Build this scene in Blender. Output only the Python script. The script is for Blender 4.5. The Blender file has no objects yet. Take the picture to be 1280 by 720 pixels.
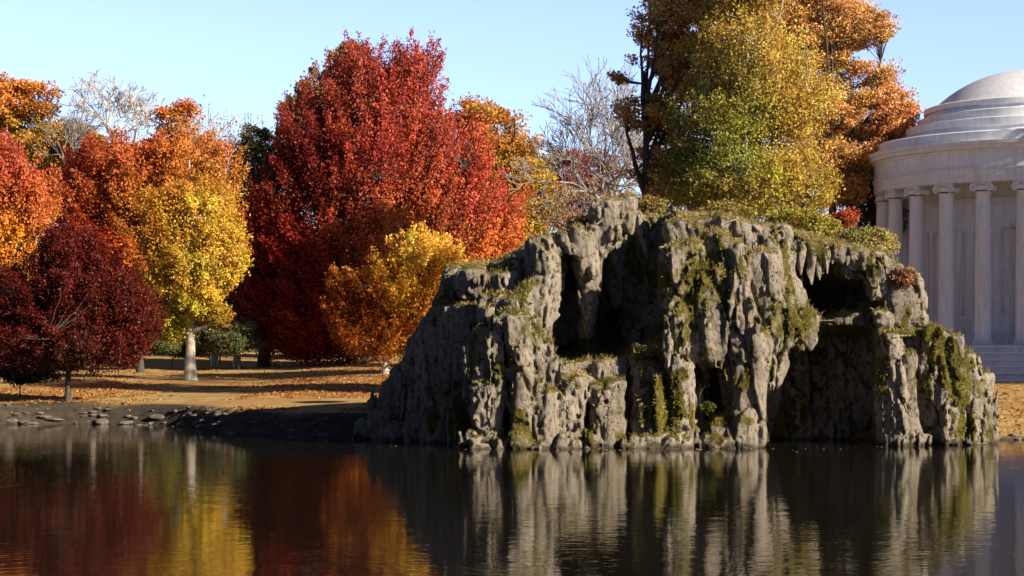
import bpy, math, random
import numpy as np

F = 2400.0; CAMZ = 3.0; HOR = 440.0
SUN_AZ = 57.0      # degrees to the right of "behind the camera"
SUN_EL = 26.0
rng = np.random.default_rng(7)
random.seed(5)
sc = bpy.context.scene
C = sc.collection

def at(px, py, D):
    return np.array([(px-640)/F*D, D, CAMZ+(HOR-py)/F*D])

def smooth(a, b, x):
    t = np.clip((x-a)/(b-a), 0, 1)
    return t*t*(3-2*t)

# ---------------------------------------------------------------- noise
TAB = np.random.default_rng(11).random((64, 64, 64)).astype(np.float32)*2-1
def noise(x, y, z):
    x = np.asarray(x, np.float32); y = np.asarray(y, np.float32); z = np.asarray(z, np.float32)
    xi = np.floor(x); yi = np.floor(y); zi = np.floor(z)
    fx = x-xi; fy = y-yi; fz = z-zi
    fx = fx*fx*(3-2*fx); fy = fy*fy*(3-2*fy); fz = fz*fz*(3-2*fz)
    a = xi.astype(np.int32) & 63; b = yi.astype(np.int32) & 63; c = zi.astype(np.int32) & 63
    a1 = (a+1) & 63; b1 = (b+1) & 63; c1 = (c+1) & 63
    def l(p, q, t): return p+(q-p)*t
    return l(l(l(TAB[a, b, c], TAB[a1, b, c], fx), l(TAB[a, b1, c], TAB[a1, b1, c], fx), fy),
             l(l(TAB[a, b, c1], TAB[a1, b, c1], fx), l(TAB[a, b1, c1], TAB[a1, b1, c1], fx), fy), fz)
def fbm(x, y, z, o=3):
    s = 0; a = 1.0; t = 0
    for i in range(o):
        s = s+a*noise(x*2**i+17.3*i, y*2**i+5.1*i, z*2**i+9.7*i); t += a; a *= .5
    return s/t

def worley(x, y, z):
    """distance gap to the cell wall, a random value and a random tilt per cell"""
    x = x.astype(np.float32); y = y.astype(np.float32); z = z.astype(np.float32)
    xi = np.floor(x).astype(np.int32); yi = np.floor(y).astype(np.int32); zi = np.floor(z).astype(np.int32)
    f1 = np.full(x.shape, 9, np.float32); f2 = f1.copy(); val = np.zeros_like(f1)
    for a in (-1, 0, 1):
        for b in (-1, 0, 1):
            for c in (-1, 0, 1):
                i = xi+a; j = yi+b; k = zi+c
                px = i+.5+.45*TAB[i & 63, j & 63, k & 63]; py = j+.5+.45*TAB[(i+17) & 63, j & 63, (k+5) & 63]; pz = k+.5+.45*TAB[i & 63, (j+29) & 63, (k+11) & 63]
                dx = x-px; dy = y-py; dz = z-pz
                d = dx*dx+dy*dy+dz*dz
                v = TAB[(i+7) & 63, (j+3) & 63, k & 63]+.9*(dx*TAB[(i+2) & 63, j & 63, (k+9) & 63]+dz*TAB[i & 63, (j+12) & 63, (k+21) & 63])
                n = d < f1
                f2 = np.where(n, f1, np.minimum(f2, d)); val = np.where(n, v, val); f1 = np.where(n, d, f1)
    return np.sqrt(f2)-np.sqrt(f1), val
# ---------------------------------------------------------------- materials
def new_mat(name):
    m = bpy.data.materials.new(name); m.use_nodes = True
    nt = m.node_tree; nt.nodes.clear()
    out = nt.nodes.new('ShaderNodeOutputMaterial')
    return m, nt, out
def N(nt, typ, **kw):
    n = nt.nodes.new(typ)
    for k, v in kw.items():
        if k.startswith('i_'):
            n.inputs[k[2:].replace('_', ' ')].default_value = v
        else: setattr(n, k, v)
    return n
def ramp(nt, fac, stops):
    r = nt.nodes.new('ShaderNodeValToRGB')
    el = r.color_ramp.elements
    while len(el) < len(stops): el.new(.5)
    for e, (p, c) in zip(el, stops):
        e.position = p; e.color = (c[0], c[1], c[2], 1) if not isinstance(c, (int, float)) else (c, c, c, 1)
    nt.links.new(fac, r.inputs[0]); return r.outputs[0]
def noise_tex(nt, vec, scale, detail=4, rough=.55, dist=0):
    n = N(nt, 'ShaderNodeTexNoise'); n.inputs['Scale'].default_value = scale
    n.inputs['Detail'].default_value = detail; n.inputs['Roughness'].default_value = rough
    n.inputs['Distortion'].default_value = dist
    if vec: nt.links.new(vec, n.inputs['Vector'])
    return n.outputs['Fac']
def mapping(nt, vec, sc_):
    m = N(nt, 'ShaderNodeMapping'); m.inputs['Scale'].default_value = sc_
    nt.links.new(vec, m.inputs['Vector']); return m.outputs[0]
def mix(nt, fac, a, b, mode='MIX'):
    m = N(nt, 'ShaderNodeMix', data_type='RGBA', blend_type=mode)
    for sock, v in ((m.inputs[0], fac), (m.inputs[6], a), (m.inputs[7], b)):
        if isinstance(v, (int, float)): sock.default_value = v
        elif isinstance(v, tuple): sock.default_value = (*v, 1) if len(v) == 3 else v
        else: nt.links.new(v, sock)
    return m.outputs[2]
def bump(nt, h, strength, dist):
    b = N(nt, 'ShaderNodeBump'); b.inputs['Strength'].default_value = strength; b.inputs['Distance'].default_value = dist
    nt.links.new(h, b.inputs['Height']); return b.outputs[0]

def mat_leaf():
    m, nt, out = new_mat('leaf')
    a = N(nt, 'ShaderNodeAttribute', attribute_name='tint')
    d = N(nt, 'ShaderNodeBsdfPrincipled'); d.inputs['Roughness'].default_value = .5
    d.inputs['Specular IOR Level'].default_value = .25
    t = N(nt, 'ShaderNodeBsdfTranslucent')
    s = N(nt, 'ShaderNodeMixShader'); s.inputs[0].default_value = .3
    nt.links.new(a.outputs['Color'], d.inputs['Base Color']); nt.links.new(a.outputs['Color'], t.inputs['Color'])
    nt.links.new(d.outputs[0], s.inputs[1]); nt.links.new(t.outputs[0], s.inputs[2]); nt.links.new(s.outputs[0], out.inputs[0])
    return m
def mat_bark(name, c1, c2):
    m, nt, out = new_mat(name)
    g = N(nt, 'ShaderNodeTexCoord').outputs['Object']
    n = noise_tex(nt, mapping(nt, g, (6, 6, 1.2)), 1.5, 6, .65)
    p = N(nt, 'ShaderNodeBsdfPrincipled'); p.inputs['Roughness'].default_value = .9
    nt.links.new(ramp(nt, n, [(.35, c1), (.65, c2)]), p.inputs['Base Color'])
    nt.links.new(bump(nt, n, .6, .05), p.inputs['Normal']); nt.links.new(p.outputs[0], out.inputs[0])
    return m
LEAF = mat_leaf()
BARK = mat_bark('dark_bark', (.03, .022, .016), (.09, .07, .055))
BARK_PALE = mat_bark('pale_bark', (.30, .26, .20), (.55, .50, .42))
BARK_SILVER = mat_bark('silver_bark', (.17, .15, .145), (.36, .33, .31))
BARK_GREY = mat_bark('grey_bark', (.12, .10, .09), (.26, .23, .20))

def mat_rock():
    m, nt, out = new_mat('tufa_rock')
    g = N(nt, 'ShaderNodeTexCoord').outputs['Object']
    p = N(nt, 'ShaderNodeBsdfPrincipled'); p.inputs['Roughness'].default_value = .92
    p.inputs['Specular IOR Level'].default_value = .2
    big = noise_tex(nt, mapping(nt, g, (1, 1, .35)), .9, 5, .6)
    fine = noise_tex(nt, mapping(nt, g, (1, 1, .62)), 8, 5, .75, .4)
    base = ramp(nt, big, [(.3, (.22, .185, .145)), (.5, (.38, .33, .262)), (.72, (.52, .46, .375))])
    stain = ramp(nt, fine, [(.38, (.16, .15, .14)), (.47, (.85, .85, .85)), (.60, (1.0, 1.0, 1.0))])
    col = mix(nt, .9, base, stain, 'MULTIPLY')
    ms = N(nt, 'ShaderNodeAttribute', attribute_name='moss')
    mn = noise_tex(nt, g, 5, 5, .7)
    add = N(nt, 'ShaderNodeMath', operation='ADD'); nt.links.new(ms.outputs['Fac'], add.inputs[0]); nt.links.new(mn, add.inputs[1])
    mf = ramp(nt, add.outputs[0], [(.78, 0.0), (.98, 1.0)])
    mosscol = ramp(nt, noise_tex(nt, g, 2.2, 4), [(.35, (.075, .065, .012)), (.5, (.13, .11, .02)), (.66, (.21, .165, .045))])
    dry = N(nt, 'ShaderNodeAttribute', attribute_name='dry')
    mosscol = mix(nt, dry.outputs['Fac'], mosscol, (.28, .215, .10))
    col = mix(nt, mf, col, mosscol)
    wt = N(nt, 'ShaderNodeAttribute', attribute_name='wet')
    col = mix(nt, wt.outputs['Fac'], col, mix(nt, 1.0, col, (.22, .21, .18), 'MULTIPLY'))
    rg = N(nt, 'ShaderNodeMapRange'); rg.inputs['To Min'].default_value = .92; rg.inputs['To Max'].default_value = .3
    nt.links.new(wt.outputs['Fac'], rg.inputs['Value']); nt.links.new(rg.outputs[0], p.inputs['Roughness'])
    nt.links.new(col, p.inputs['Base Color'])
    h = mix(nt, .35, fine, noise_tex(nt, g, 30, 4, .7))
    nt.links.new(bump(nt, h, 1.0, .24), p.inputs['Normal'])
    nt.links.new(p.outputs[0], out.inputs[0]); return m

def mat_marble():
    m, nt, out = new_mat('white_marble')
    g = N(nt, 'ShaderNodeTexCoord').outputs['Object']
    p = N(nt, 'ShaderNodeBsdfPrincipled'); p.inputs['Roughness'].default_value = .55
    n = noise_tex(nt, mapping(nt, g, (1, 1, .25)), .8, 6, .6)
    n2 = noise_tex(nt, mapping(nt, g, (5, 5, .8)), 1.0, 5, .7)
    c = ramp(nt, n, [(.3, (.66, .68, .72)), (.7, (.76, .78, .82))])
    c = mix(nt, .55, c, ramp(nt, n2, [(.35, (.66, .65, .64)), (.6, (1, 1, 1))]), 'MULTIPLY')
    nt.links.new(c, p.inputs['Base Color']); nt.links.new(bump(nt, n2, .15, .02), p.inputs['Normal'])
    nt.links.new(p.outputs[0], out.inputs[0]); return m

def mat_ground():
    m, nt, out = new_mat('autumn_lawn')
    g = N(nt, 'ShaderNodeTexCoord').outputs['Object']
    p = N(nt, 'ShaderNodeBsdfPrincipled'); p.inputs['Roughness'].default_value = .95
    p.inputs['Specular IOR Level'].default_value = .1
    grass = ramp(nt, noise_tex(nt, g, 1.2, 6, .7), [(.3, (.22, .165, .06)), (.55, (.44, .31, .125)), (.75, (.56, .41, .18))])
    litter = ramp(nt, noise_tex(nt, g, 6, 5, .8), [(.3, (.16, .06, .02)), (.5, (.40, .16, .05)), (.7, (.55, .30, .10))])
    f = ramp(nt, noise_tex(nt, mapping(nt, g, (.06, .22, 1)), 1, 5, .65), [(.48, 0.0), (.68, .85)])
    col = mix(nt, f, grass, litter)
    mud_shade = N(nt, 'ShaderNodeAttribute', attribute_name='mud_shade')
    col = mix(nt, mud_shade.outputs['Fac'], col, ramp(nt, noise_tex(nt, g, 3, 6, .7), [(.3, (.03, .025, .018)), (.7, (.11, .09, .065))]))  # mud colour, with the left bank's shade painted into it
    nt.links.new(col, p.inputs['Base Color'])
    nt.links.new(bump(nt, noise_tex(nt, g, 10, 6, .8), .8, .08), p.inputs['Normal'])
    nt.links.new(p.outputs[0], out.inputs[0]); return m

def mat_water():
    m, nt, out = new_mat('pond_water')
    g = N(nt, 'ShaderNodeTexCoord').outputs['Object']
    p = N(nt, 'ShaderNodeBsdfPrincipled')
    p.inputs['Base Color'].default_value = (.010, .009, .006, 1); p.inputs['Roughness'].default_value = .035
    p.inputs['IOR'].default_value = 1.5
    w1 = noise_tex(nt, mapping(nt, g, (1.0, 1.5, 1)), 2.6, 3, .5, .3)
    w2 = noise_tex(nt, mapping(nt, g, (1, 1.3, 1)), .7, 2, .5)
    patch = ramp(nt, noise_tex(nt, mapping(nt, g, (.05, .09, 1)), 1, 3, .5), [(.42, .45), (.62, 1.0)])
    h = mix(nt, .6, w1, w2); 
    b = N(nt, 'ShaderNodeBump'); b.inputs['Distance'].default_value = .014
    nt.links.new(patch, b.inputs['Strength']); nt.links.new(h, b.inputs['Height'])
    nt.links.new(b.outputs[0], p.inputs['Normal']); nt.links.new(p.outputs[0], out.inputs[0]); return m
def mat_stone(name, a, b_):
    m, nt, out = new_mat(name)
    g = N(nt, 'ShaderNodeTexCoord').outputs['Object']
    p = N(nt, 'ShaderNodeBsdfPrincipled'); p.inputs['Roughness'].default_value = .9
    n = noise_tex(nt, g, 4, 6, .7)
    nt.links.new(ramp(nt, n, [(.3, a), (.7, b_)]), p.inputs['Base Color'])
    nt.links.new(bump(nt, n, .6, .06), p.inputs['Normal']); nt.links.new(p.outputs[0], out.inputs[0]); return m
def mat_plain(name, col, rough=.6, metal=0):
    m, nt, out = new_mat(name)
    g = N(nt, 'ShaderNodeTexCoord').outputs['Object']
    p = N(nt, 'ShaderNodeBsdfPrincipled'); p.inputs['Roughness'].default_value = rough; p.inputs['Metallic'].default_value = metal
    n = noise_tex(nt, g, 3, 4)
    nt.links.new(ramp(nt, n, [(.3, tuple(c*.8 for c in col)), (.7, col)]), p.inputs['Base Color'])
    nt.links.new(p.outputs[0], out.inputs[0]); return m

ROCK = mat_rock(); MARBLE = mat_marble(); GROUND = mat_ground(); WATER = mat_water()
STONE = mat_stone('shore_stone', (.05, .045, .04), (.20, .17, .14))

# ---------------------------------------------------------------- mesh helpers
def mesh_obj(name, V, Fq, mat, parent=None, attrs=None, smoothf=False, tri=False):
    V = np.asarray(V, np.float32); Fq = np.asarray(Fq, np.int32)
    k = Fq.shape[1]
    me = bpy.data.meshes.new(name)
    me.vertices.add(len(V)); me.vertices.foreach_set('co', V.ravel())
    me.loops.add(Fq.size); me.loops.foreach_set('vertex_index', Fq.ravel())
    me.polygons.add(len(Fq))
    me.polygons.foreach_set('loop_start', np.arange(0, Fq.size, k, dtype=np.int32))
    me.polygons.foreach_set('loop_total', np.full(len(Fq), k, np.int32))
    if smoothf: me.polygons.foreach_set('use_smooth', np.ones(len(Fq), bool))
    for an, (typ, data) in (attrs or {}).items():
        a = me.attributes.new(an, typ, 'POINT')
        a.data.foreach_set('color' if typ == 'FLOAT_COLOR' else 'value', np.asarray(data, np.float32).ravel())
    me.update(calc_edges=True); me.validate()
    me.materials.append(mat)
    o = bpy.data.objects.new(name, me); C.objects.link(o)
    if parent: o.parent = parent
    return o
def tag(o, label, cat, group=None, kind=None):
    if label: o['label'] = label
    if cat: o['category'] = cat
    if group: o['group'] = group
    if kind: o['kind'] = kind
    return o
def empty(name, loc, label, cat, group=None):
    o = bpy.data.objects.new(name, None); C.objects.link(o); o.location = tuple(float(v) for v in loc)
    o.empty_display_size = .3
    return tag(o, label, cat, group)
def copy_tree(root, loc, rz=0, scale=1, label=None):
    r = root.copy(); C.objects.link(r); r.location = tuple(float(v) for v in loc); r.rotation_euler = (0, 0, rz)
    r.scale = (scale,)*3 if not isinstance(scale, tuple) else scale
    if label: r['label'] = label
    for ch in list(root.children):
        c = ch.copy(); C.objects.link(c); c.parent = r
        for g_ in list(ch.children):
            d = g_.copy(); C.objects.link(d); d.parent = c
    return r
class Tubes:
    def __init__(s): s.V = []; s.F = []; s.n = 0
    def add(s, pts, rad, sides=6):
        pts = np.asarray(pts, float); rad = np.asarray(rad, float); n = len(pts)
        t = np.gradient(pts, axis=0); t /= np.linalg.norm(t, axis=1)[:, None]+1e-9
        ref = np.array([1., .2, 0]) if abs(t[:, 2]).mean() > .6 else np.array([0, 0, 1.])
        u = np.cross(t, ref); u /= np.linalg.norm(u, axis=1)[:, None]+1e-9
        v = np.cross(t, u)
        a = np.arange(sides)/sides*2*math.pi
        ring = pts[:, None, :]+rad[:, None, None]*(np.cos(a)[None, :, None]*u[:, None, :]+np.sin(a)[None, :, None]*v[:, None, :])
        s.V.append(ring.reshape(-1, 3))
        i = np.arange(n-1)[:, None]*sides; j = np.arange(sides)[None, :]; j2 = (j+1) % sides
        q = np.stack([i+j, i+j2, i+sides+j2, i+sides+j], -1).reshape(-1, 4)+s.n
        s.F.append(q); s.n += n*sides
    def build(s, name, mat, parent=None, off=(0, 0, 0)):
        return mesh_obj(name, np.concatenate(s.V)-np.asarray(off), np.concatenate(s.F), mat, parent, smoothf=True)

# ---------------------------------------------------------------- ground
def shore(x):
    s = 80.0+.6*np.sin(x*.35)+.35*np.sin(x*.93+1)
    mid = 66.5+.3*np.sin(x*.8)
    right = 65.2+.35*np.sin(x*.7+2)
    d = s+(mid-s)*smooth(-17.5, -5.5, x)
    d = d+(right-d)*smooth(8, 14, x)
    return d
def gz(x, y):
    x = np.asarray(x, float); y = np.asarray(y, float)
    t = y-shore(x)
    zl = np.where(t < 0, t*.45, .72*smooth(0, 1.6, t)+np.clip(t, 0, None)*.03+.05)
    zl = np.minimum(zl, 3.7+.0*t)
    zr = np.where(t < 0, t*.45, .14*smooth(0, .5, t)+np.clip(t, 0, 9)*.085+np.clip(t-9, 0, 14)*.055)
    zr = np.minimum(zr, 1.72)
    w = smooth(9, 14, x)
    z = zl*(1-w)+zr*w
    z = np.where(t > 0, z+.06*noise(x*.35, y*.35, 0*x)*smooth(0, 4, t), z)
    z = np.maximum(z, -1.6)
    return z+(y < -5)*(1.6+1.5)*smooth(-9, -15, y)
def build_ground():
    xs = np.concatenate([np.linspace(-1500, -70, 25), np.arange(-69, 70, .5), np.linspace(70, 1500, 25)])
    ys = np.concatenate([np.linspace(-400, 50, 12), np.arange(52, 64, 1.), np.arange(64, 86, .2), np.arange(86, 160, 1.5), np.linspace(161, 2500, 40)])
    X, Y = np.meshgrid(xs, ys, indexing='ij'); Z = gz(X, Y)
    n, m = X.shape
    idx = np.arange(n*m).reshape(n, m)
    Q = np.stack([idx[:-1, :-1], idx[1:, :-1], idx[1:, 1:], idx[:-1, 1:]], -1).reshape(-1, 4)
    t = Y-shore(X)
    mud_shade = (1-smooth(1.5, 2.4, t+.6*noise(X*.5, Y*.8, X*0)))*(1-smooth(9, 14, X))+(1-smooth(.15, .45, t))*smooth(9, 14, X)  # left strip widened so its dark colour also stands in for shade
    o = mesh_obj('ground', np.stack([X, Y, Z], -1).reshape(-1, 3), Q, GROUND, attrs={'mud_shade': ('FLOAT', mud_shade)}, smoothf=True)
    o['kind'] = 'structure'; return o
def build_water():
    o = mesh_obj('water', [(-1500, -400, 0), (1500, -400, 0), (1500, 90, 0), (-1500, 90, 0)], [(0, 1, 2, 3)], WATER)
    o['kind'] = 'structure'

# ---------------------------------------------------------------- rock (implicit field + surface nets)
def build_rock():
    h = .058
    x0, x1, y0, y1, z0, z1 = -5.9, 16.6, 58.0, 71.0, -.55, 9.4
    gx = np.arange(x0, x1, h, dtype=np.float32); gy = np.arange(y0, y1, h, dtype=np.float32); gzv = np.arange(z0, z1, h, dtype=np.float32)
    nx, ny, nz = len(gx), len(gy), len(gzv)
    # base mass, described by its plan (front line) and its height line
    hp = [(424, 575), (440, 548), (462, 512), (480, 478), (500, 450), (514, 436), (524, 402), (538, 385), (552, 352), (575, 332), (620, 326), (660, 306), (680, 298), (740, 292), (752, 275), (775, 262), (800, 262), (835, 264), (880, 268), (930, 280), (975, 284), (1000, 290), (1050, 302), (1095, 316), (1120, 345), (1142, 375), (1158, 402), (1180, 420), (1200, 438), (1224, 462), (1238, 510), (1247, 570)]
    px = 640+gx[:, None]*F/64.0+0*gy[None, :]
    pxt = 640+gx[:, None]*F/gy[None, :]
    Hz = CAMZ+(HOR-np.interp(px, *zip(*hp)))/F*64.0
    lo = np.interp(pxt, *zip(*[(424, 68), (480, 65.3), (540, 63.3), (590, 61.9), (620, 61.8), (700, 61.9), (830, 62.4), (850, 62.3), (942, 62.3), (950, 66.0), (1090, 66.0), (1098, 62.2), (1235, 62.9), (1247, 64.5)]))
    up = np.interp(pxt, *zip(*[(424, 69), (540, 64.8), (590, 63.6), (640, 63.4), (700, 63.0), (740, 63.1), (785, 66), (836, 66), (848, 62.2), (940, 61.9), (1000, 62.9), (1050, 63.4), (1100, 63.6), (1170, 64.2), (1247, 66)]))
    ledge = np.interp(pxt, *zip(*[(424, 400), (560, 372), (690, 395), (700, 452), (790, 440), (840, 410), (960, 405), (1000, 400), (1020, 412), (1090, 412), (1250, 408)]))
    back = 69.6-1.2*np.abs(px-840)/400
    Fld = np.empty((nx, ny, nz), np.float32)
    for k in range(nz):
        z = gzv[k]
        pyy = HOR-(z-CAMZ)*F/62.0
        w = smooth(-9, 9, pyy-ledge)                     # 1 below the ledge
        fr = up+(lo-up)*w
        a = z-Hz+np.clip(gy[None, :]-66.5, 0, 9)*.45+np.clip(63.6-gy[None, :], 0, 3)*.55
        b = fr-gy[None, :]; c = gy[None, :]-back
        a = a*.8; b = b*.8
        m = np.maximum(a, np.maximum(b, c))
        kk = .5
        q = np.clip(.5+(a-b)/(2*kk), 0, 1); sm = b+(a-b)*q+kk*q*(1-q)
        Fld[:, :, k] = np.maximum(sm, c)
    def local(P0, P1, r, ky, pad):
        lo_ = np.minimum(P0, P1); hi_ = np.maximum(P0, P1)
        R = np.array([r+pad, (r+pad)/ky, r+pad])
        i0 = np.clip(((lo_-R-[x0, y0, z0])/h).astype(int), 0, [nx, ny, nz]); i1 = np.clip(((hi_+R-[x0, y0, z0])/h).astype(int)+1, 0, [nx, ny, nz])
        return tuple(slice(a_, b_) for a_, b_ in zip(i0, i1))
    def rc(a, b, D, Db=None, ky=1.0, cut=False, k=.05):
        Db = D if Db is None else Db
        P0 = at(a[0], a[1], D); P1 = at(b[0], b[1], Db); r0 = a[2]*D/F; r1 = b[2]*Db/F
        sl = local(P0, P1, max(r0, r1), ky, .6)
        X = gx[sl[0]][:, None, None]; Y = gy[sl[1]][None, :, None]; Z = gzv[sl[2]][None, None, :]
        if X.size == 0 or Y.size == 0 or Z.size == 0: return
        d = P1-P0; L2 = d[0]**2+(d[1]*ky)**2+d[2]**2+1e-6
        t = np.clip(((X-P0[0])*d[0]+(Y-P0[1])*ky*d[1]*ky+(Z-P0[2])*d[2])/L2, 0, 1)
        dist = np.sqrt((X-P0[0]-t*d[0])**2+((Y-P0[1]-t*d[1])*ky)**2+(Z-P0[2]-t*d[2])**2)-(r0+(r1-r0)*t)
        f = Fld[sl]
        if cut:
            g_ = -dist; q = np.clip(.5+(g_-f)/(2*k), 0, 1); Fld[sl] = f+(g_-f)*q+k*q*(1-q)
        else:
            q = np.clip(.5+(dist-f)/(2*k), 0, 1); Fld[sl] = dist+(f-dist)*q-k*q*(1-q)
    # left foot, tall lumps
    for (a, b, D, Db) in [
        ((601, 566, 15), (603, 418, 12), 60.6, 60.9), ((622, 566, 20), (612, 492, 20), 60.3, 60.6), ((632, 520, 12), (620, 440, 10), 60.5, 60.9),
        ((664, 570, 27), (641, 412, 27), 60.2, 60.6), ((648, 500, 26), (636, 420, 22), 60.3, 60.5),
        ((706, 570, 26), (700, 440, 26), 60.6, 61.2), ((694, 450, 22), (679, 306, 14), 61.2, 62.3), ((724, 480, 18), (706, 452, 12), 61.2, 61.6),
        ((650, 392, 27), (664, 374, 22), 61.2, 61.6), ((622, 395, 18), (628, 378, 14), 61.4, 61.6), ((690, 400, 22), (676, 360, 18), 61.6, 61.8), ((610, 392, 13), (612, 378, 12), 61.6, 61.8),
        ((590, 352, 20), (600, 344, 16), 62.6, 63.2), ((563, 362, 15), (566, 345, 14), 63.4, 63.6), ((625, 356, 20), (640, 340, 18), 62.8, 63.2), ((560, 400, 13), (565, 385, 11), 63.2, 63.3),
        ((585, 566, 13), (588, 545, 9), 60.2, 60.2), ((600, 566, 12), (600, 552, 9), 60.0, 60.0),
        # low front wall
        ((640, 566, 14), (650, 540, 12), 59.7, 59.7), ((690, 568, 20), (688, 500, 16), 59.9, 60.2), ((722, 566, 20), (722, 484, 17), 60.0, 60.5), ((745, 566, 17), (745, 492, 15), 60.2, 60.5),
        ((768, 566, 17), (766, 486, 15), 60.2, 60.6), ((812, 562, 20), (812, 470, 20), 60.4, 61.2), ((840, 560, 16), (838, 500, 16), 60.5, 61.0),
        ((800, 452, 24), (822, 446, 20), 61.9, 62.2), ((755, 466, 18), (775, 458, 18), 61.4, 61.8), ((730, 466, 20), (745, 470, 18), 61.8, 61.8),
        # wall over the left cave and the chimney block on top
        ((700, 345, 12), (702, 300, 12), 62.3, 62.6), ((722, 330, 9), (722, 292, 10), 62.4, 62.6), ((741, 335, 8), (742, 290, 10), 62.5, 62.6),
        ((768, 300, 12), (766, 262, 16), 63.2, 63.4), ((785, 285, 12), (784, 256, 15), 63.6, 63.8), ((758, 300, 12), (758, 258, 12), 63.4, 63.6),
        # great central buttress
        ((896, 520, 42), (896, 320, 48), 63.1, 63.1),
        ((857, 556, 13), (846, 400, 15), 60.7, 60.8), ((846, 400, 15), (846, 320, 16), 60.8, 61.4), ((876, 430, 18), (868, 320, 22), 60.9, 61.4), ((906, 440, 20), (893, 310, 24), 60.8, 61.5),
        ((928, 560, 17), (930, 420, 21), 60.2, 60.5), ((930, 420, 21), (915, 320, 22), 60.5, 61.3), ((944, 545, 11), (958, 420, 18), 60.4, 60.6), ((958, 420, 18), (948, 330, 20), 60.6, 61.5),
        ((968, 468, 13), (986, 410, 20), 61.2, 61.6), ((986, 410, 20), (968, 340, 18), 61.6, 62.2), ((1004, 424, 14), (1006, 400, 16), 62.2, 62.4),
        ((850, 290, 18), (900, 286, 18), 62.6, 62.4), ((900, 286, 20), (955, 298, 18), 62.4, 62.6), ((960, 296, 14), (990, 300, 12), 62.8, 63.0),
        ((975, 345, 10), (976, 290, 12), 62.0, 62.4), ((960, 330, 10), (962, 300, 12), 61.8, 62.4),
        # right cave roof and right upper boulder
        ((1000, 306, 12), (1050, 316, 14), 62.9, 63.1), ((1050, 316, 14), (1098, 328, 16), 63.1, 63.4), ((1128, 384, 26), (1112, 350, 26), 63.4, 63.6), ((1100, 400, 14), (1142, 400, 16), 63.0, 63.6), ((1092, 366, 10), (1098, 336, 12), 63.0, 63.2),
        # right pillars
        ((1118, 566, 22), (1112, 430, 17), 61.6, 61.9), ((1140, 566, 17), (1137, 452, 14), 61.7, 62.0), ((1104, 566, 10), (1100, 470, 9), 61.6, 61.8),
        ((1158, 520, 13), (1164, 420, 15), 62.5, 62.6), ((1195, 564, 15), (1186, 430, 15), 62.1, 62.5), ((1177, 450, 12), (1180, 424, 12), 62.4, 62.6), ((1216, 564, 14), (1209, 452, 13), 62.3, 62.6), ((1234, 562, 11), (1226, 476, 13), 62.8, 63.1),
        # left dark flank folds
        ((470, 566, 16), (484, 488, 13), 67, 67), ((446, 570, 17), (456, 532, 12), 67.2, 67.3), ((492, 530, 14), (499, 468, 11), 66.2, 66.2), ((520, 500, 14), (524, 430, 12), 65, 65.2), ((505, 566, 20), (510, 470, 18), 65.4, 65.6), ((545, 566, 20), (548, 430, 18), 63.4, 64.0), ((530, 566, 15), (527, 490, 12), 63.9, 64.0), ((562, 480, 14), (560, 415, 12), 62.8, 63.2), ((574, 566, 16), (578, 440, 14), 62.0, 62.4),
    ]:
        rc(a, b, D, Db)
    r2 = random.Random(3)
    for i in range(34):          # broken blocks along the water line
        p = r2.uniform(592, 950); D = np.interp(p, [590, 700, 950], [59.75, 59.5, 59.9])+r2.uniform(-.15, .25); r = r2.uniform(6, 12)
        rc((p, 566+r2.uniform(-2, 2), r), (p+r2.uniform(-6, 6), 556-r2.uniform(0, 9), r*.7), D, D+.2)
    for i in range(16):
        p = r2.uniform(1100, 1240); D = np.interp(p, [1100, 1240], [61.2, 62.6]); r = r2.uniform(5, 9)
        rc((p, 560, r), (p+r2.uniform(-5, 5), 550-r2.uniform(0, 6), r*.7), D, D+.2)
    # caves and clefts
    rc((713, 324, 13), (711, 428, 28), 62.4, ky=.17, cut=True, k=.08)
    rc((766, 322, 21), (767, 412, 39), 63.4, ky=.22, cut=True, k=.1)
    rc((728, 432, 20), (770, 432, 22), 63.6, ky=.24, cut=True, k=.1)
    rc((1003, 340, 19), (1030, 370, 30), 63.8, ky=.22, cut=True, k=.08)
    rc((1030, 360, 27), (1060, 370, 24), 64.8, ky=.26, cut=True, k=.08)
    rc((890, 446, 11), (897, 500, 18), 61.4, ky=.2, cut=True, k=.08)
    rc((632, 560, 4), (628, 415, 5), 60.2, 60.8, ky=.5, cut=True, k=.06)
    rc((658, 566, 8), (660, 520, 4), 59.9, 60, ky=.4, cut=True, k=.06)
    rc((785, 556, 6), (783, 485, 8), 60.4, 60.8, ky=.3, cut=True, k=.06)
    rc((826, 545, 6), (838, 470, 9), 60.9, 61.3, ky=.3, cut=True, k=.06)
    rc((1158, 556, 8), (1152, 470, 6), 61.6, 61.8, ky=.4, cut=True, k=.06)
    rc((1178, 556, 13), (1170, 462, 8), 61.4, 61.8, ky=.35, cut=True, k=.06)
    rc((1146, 430, 6), (1148, 412, 7), 62.0, ky=.4, cut=True, k=.06)
    # noise displacement in a narrow band
    
    bd = np.abs(Fld) < .42; bd[:, int((67.6-y0)/h):, :] &= (np.abs(Fld[:, int((67.6-y0)/h):, :]) < .3) & (gzv > 3.5)[None, None, :]
    I = np.nonzero(bd)
    X = gx[I[0]]; Y = gy[I[1]]; Z = gzv[I[2]]
    i0, j0, k0 = I; cl_ = lambda v, n_: np.clip(v, 0, n_-1)
    gz_ = Fld[i0, j0, cl_(k0+2, nz)]-Fld[i0, j0, cl_(k0-2, nz)]
    gh = np.hypot(Fld[cl_(i0+2, nx), j0, k0]-Fld[cl_(i0-2, nx), j0, k0], Fld[i0, cl_(j0+2, ny), k0]-Fld[i0, cl_(j0-2, ny), k0])
    side = 1-smooth(.35, .8, gz_/(np.hypot(gz_, gh)+1e-6))
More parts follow.
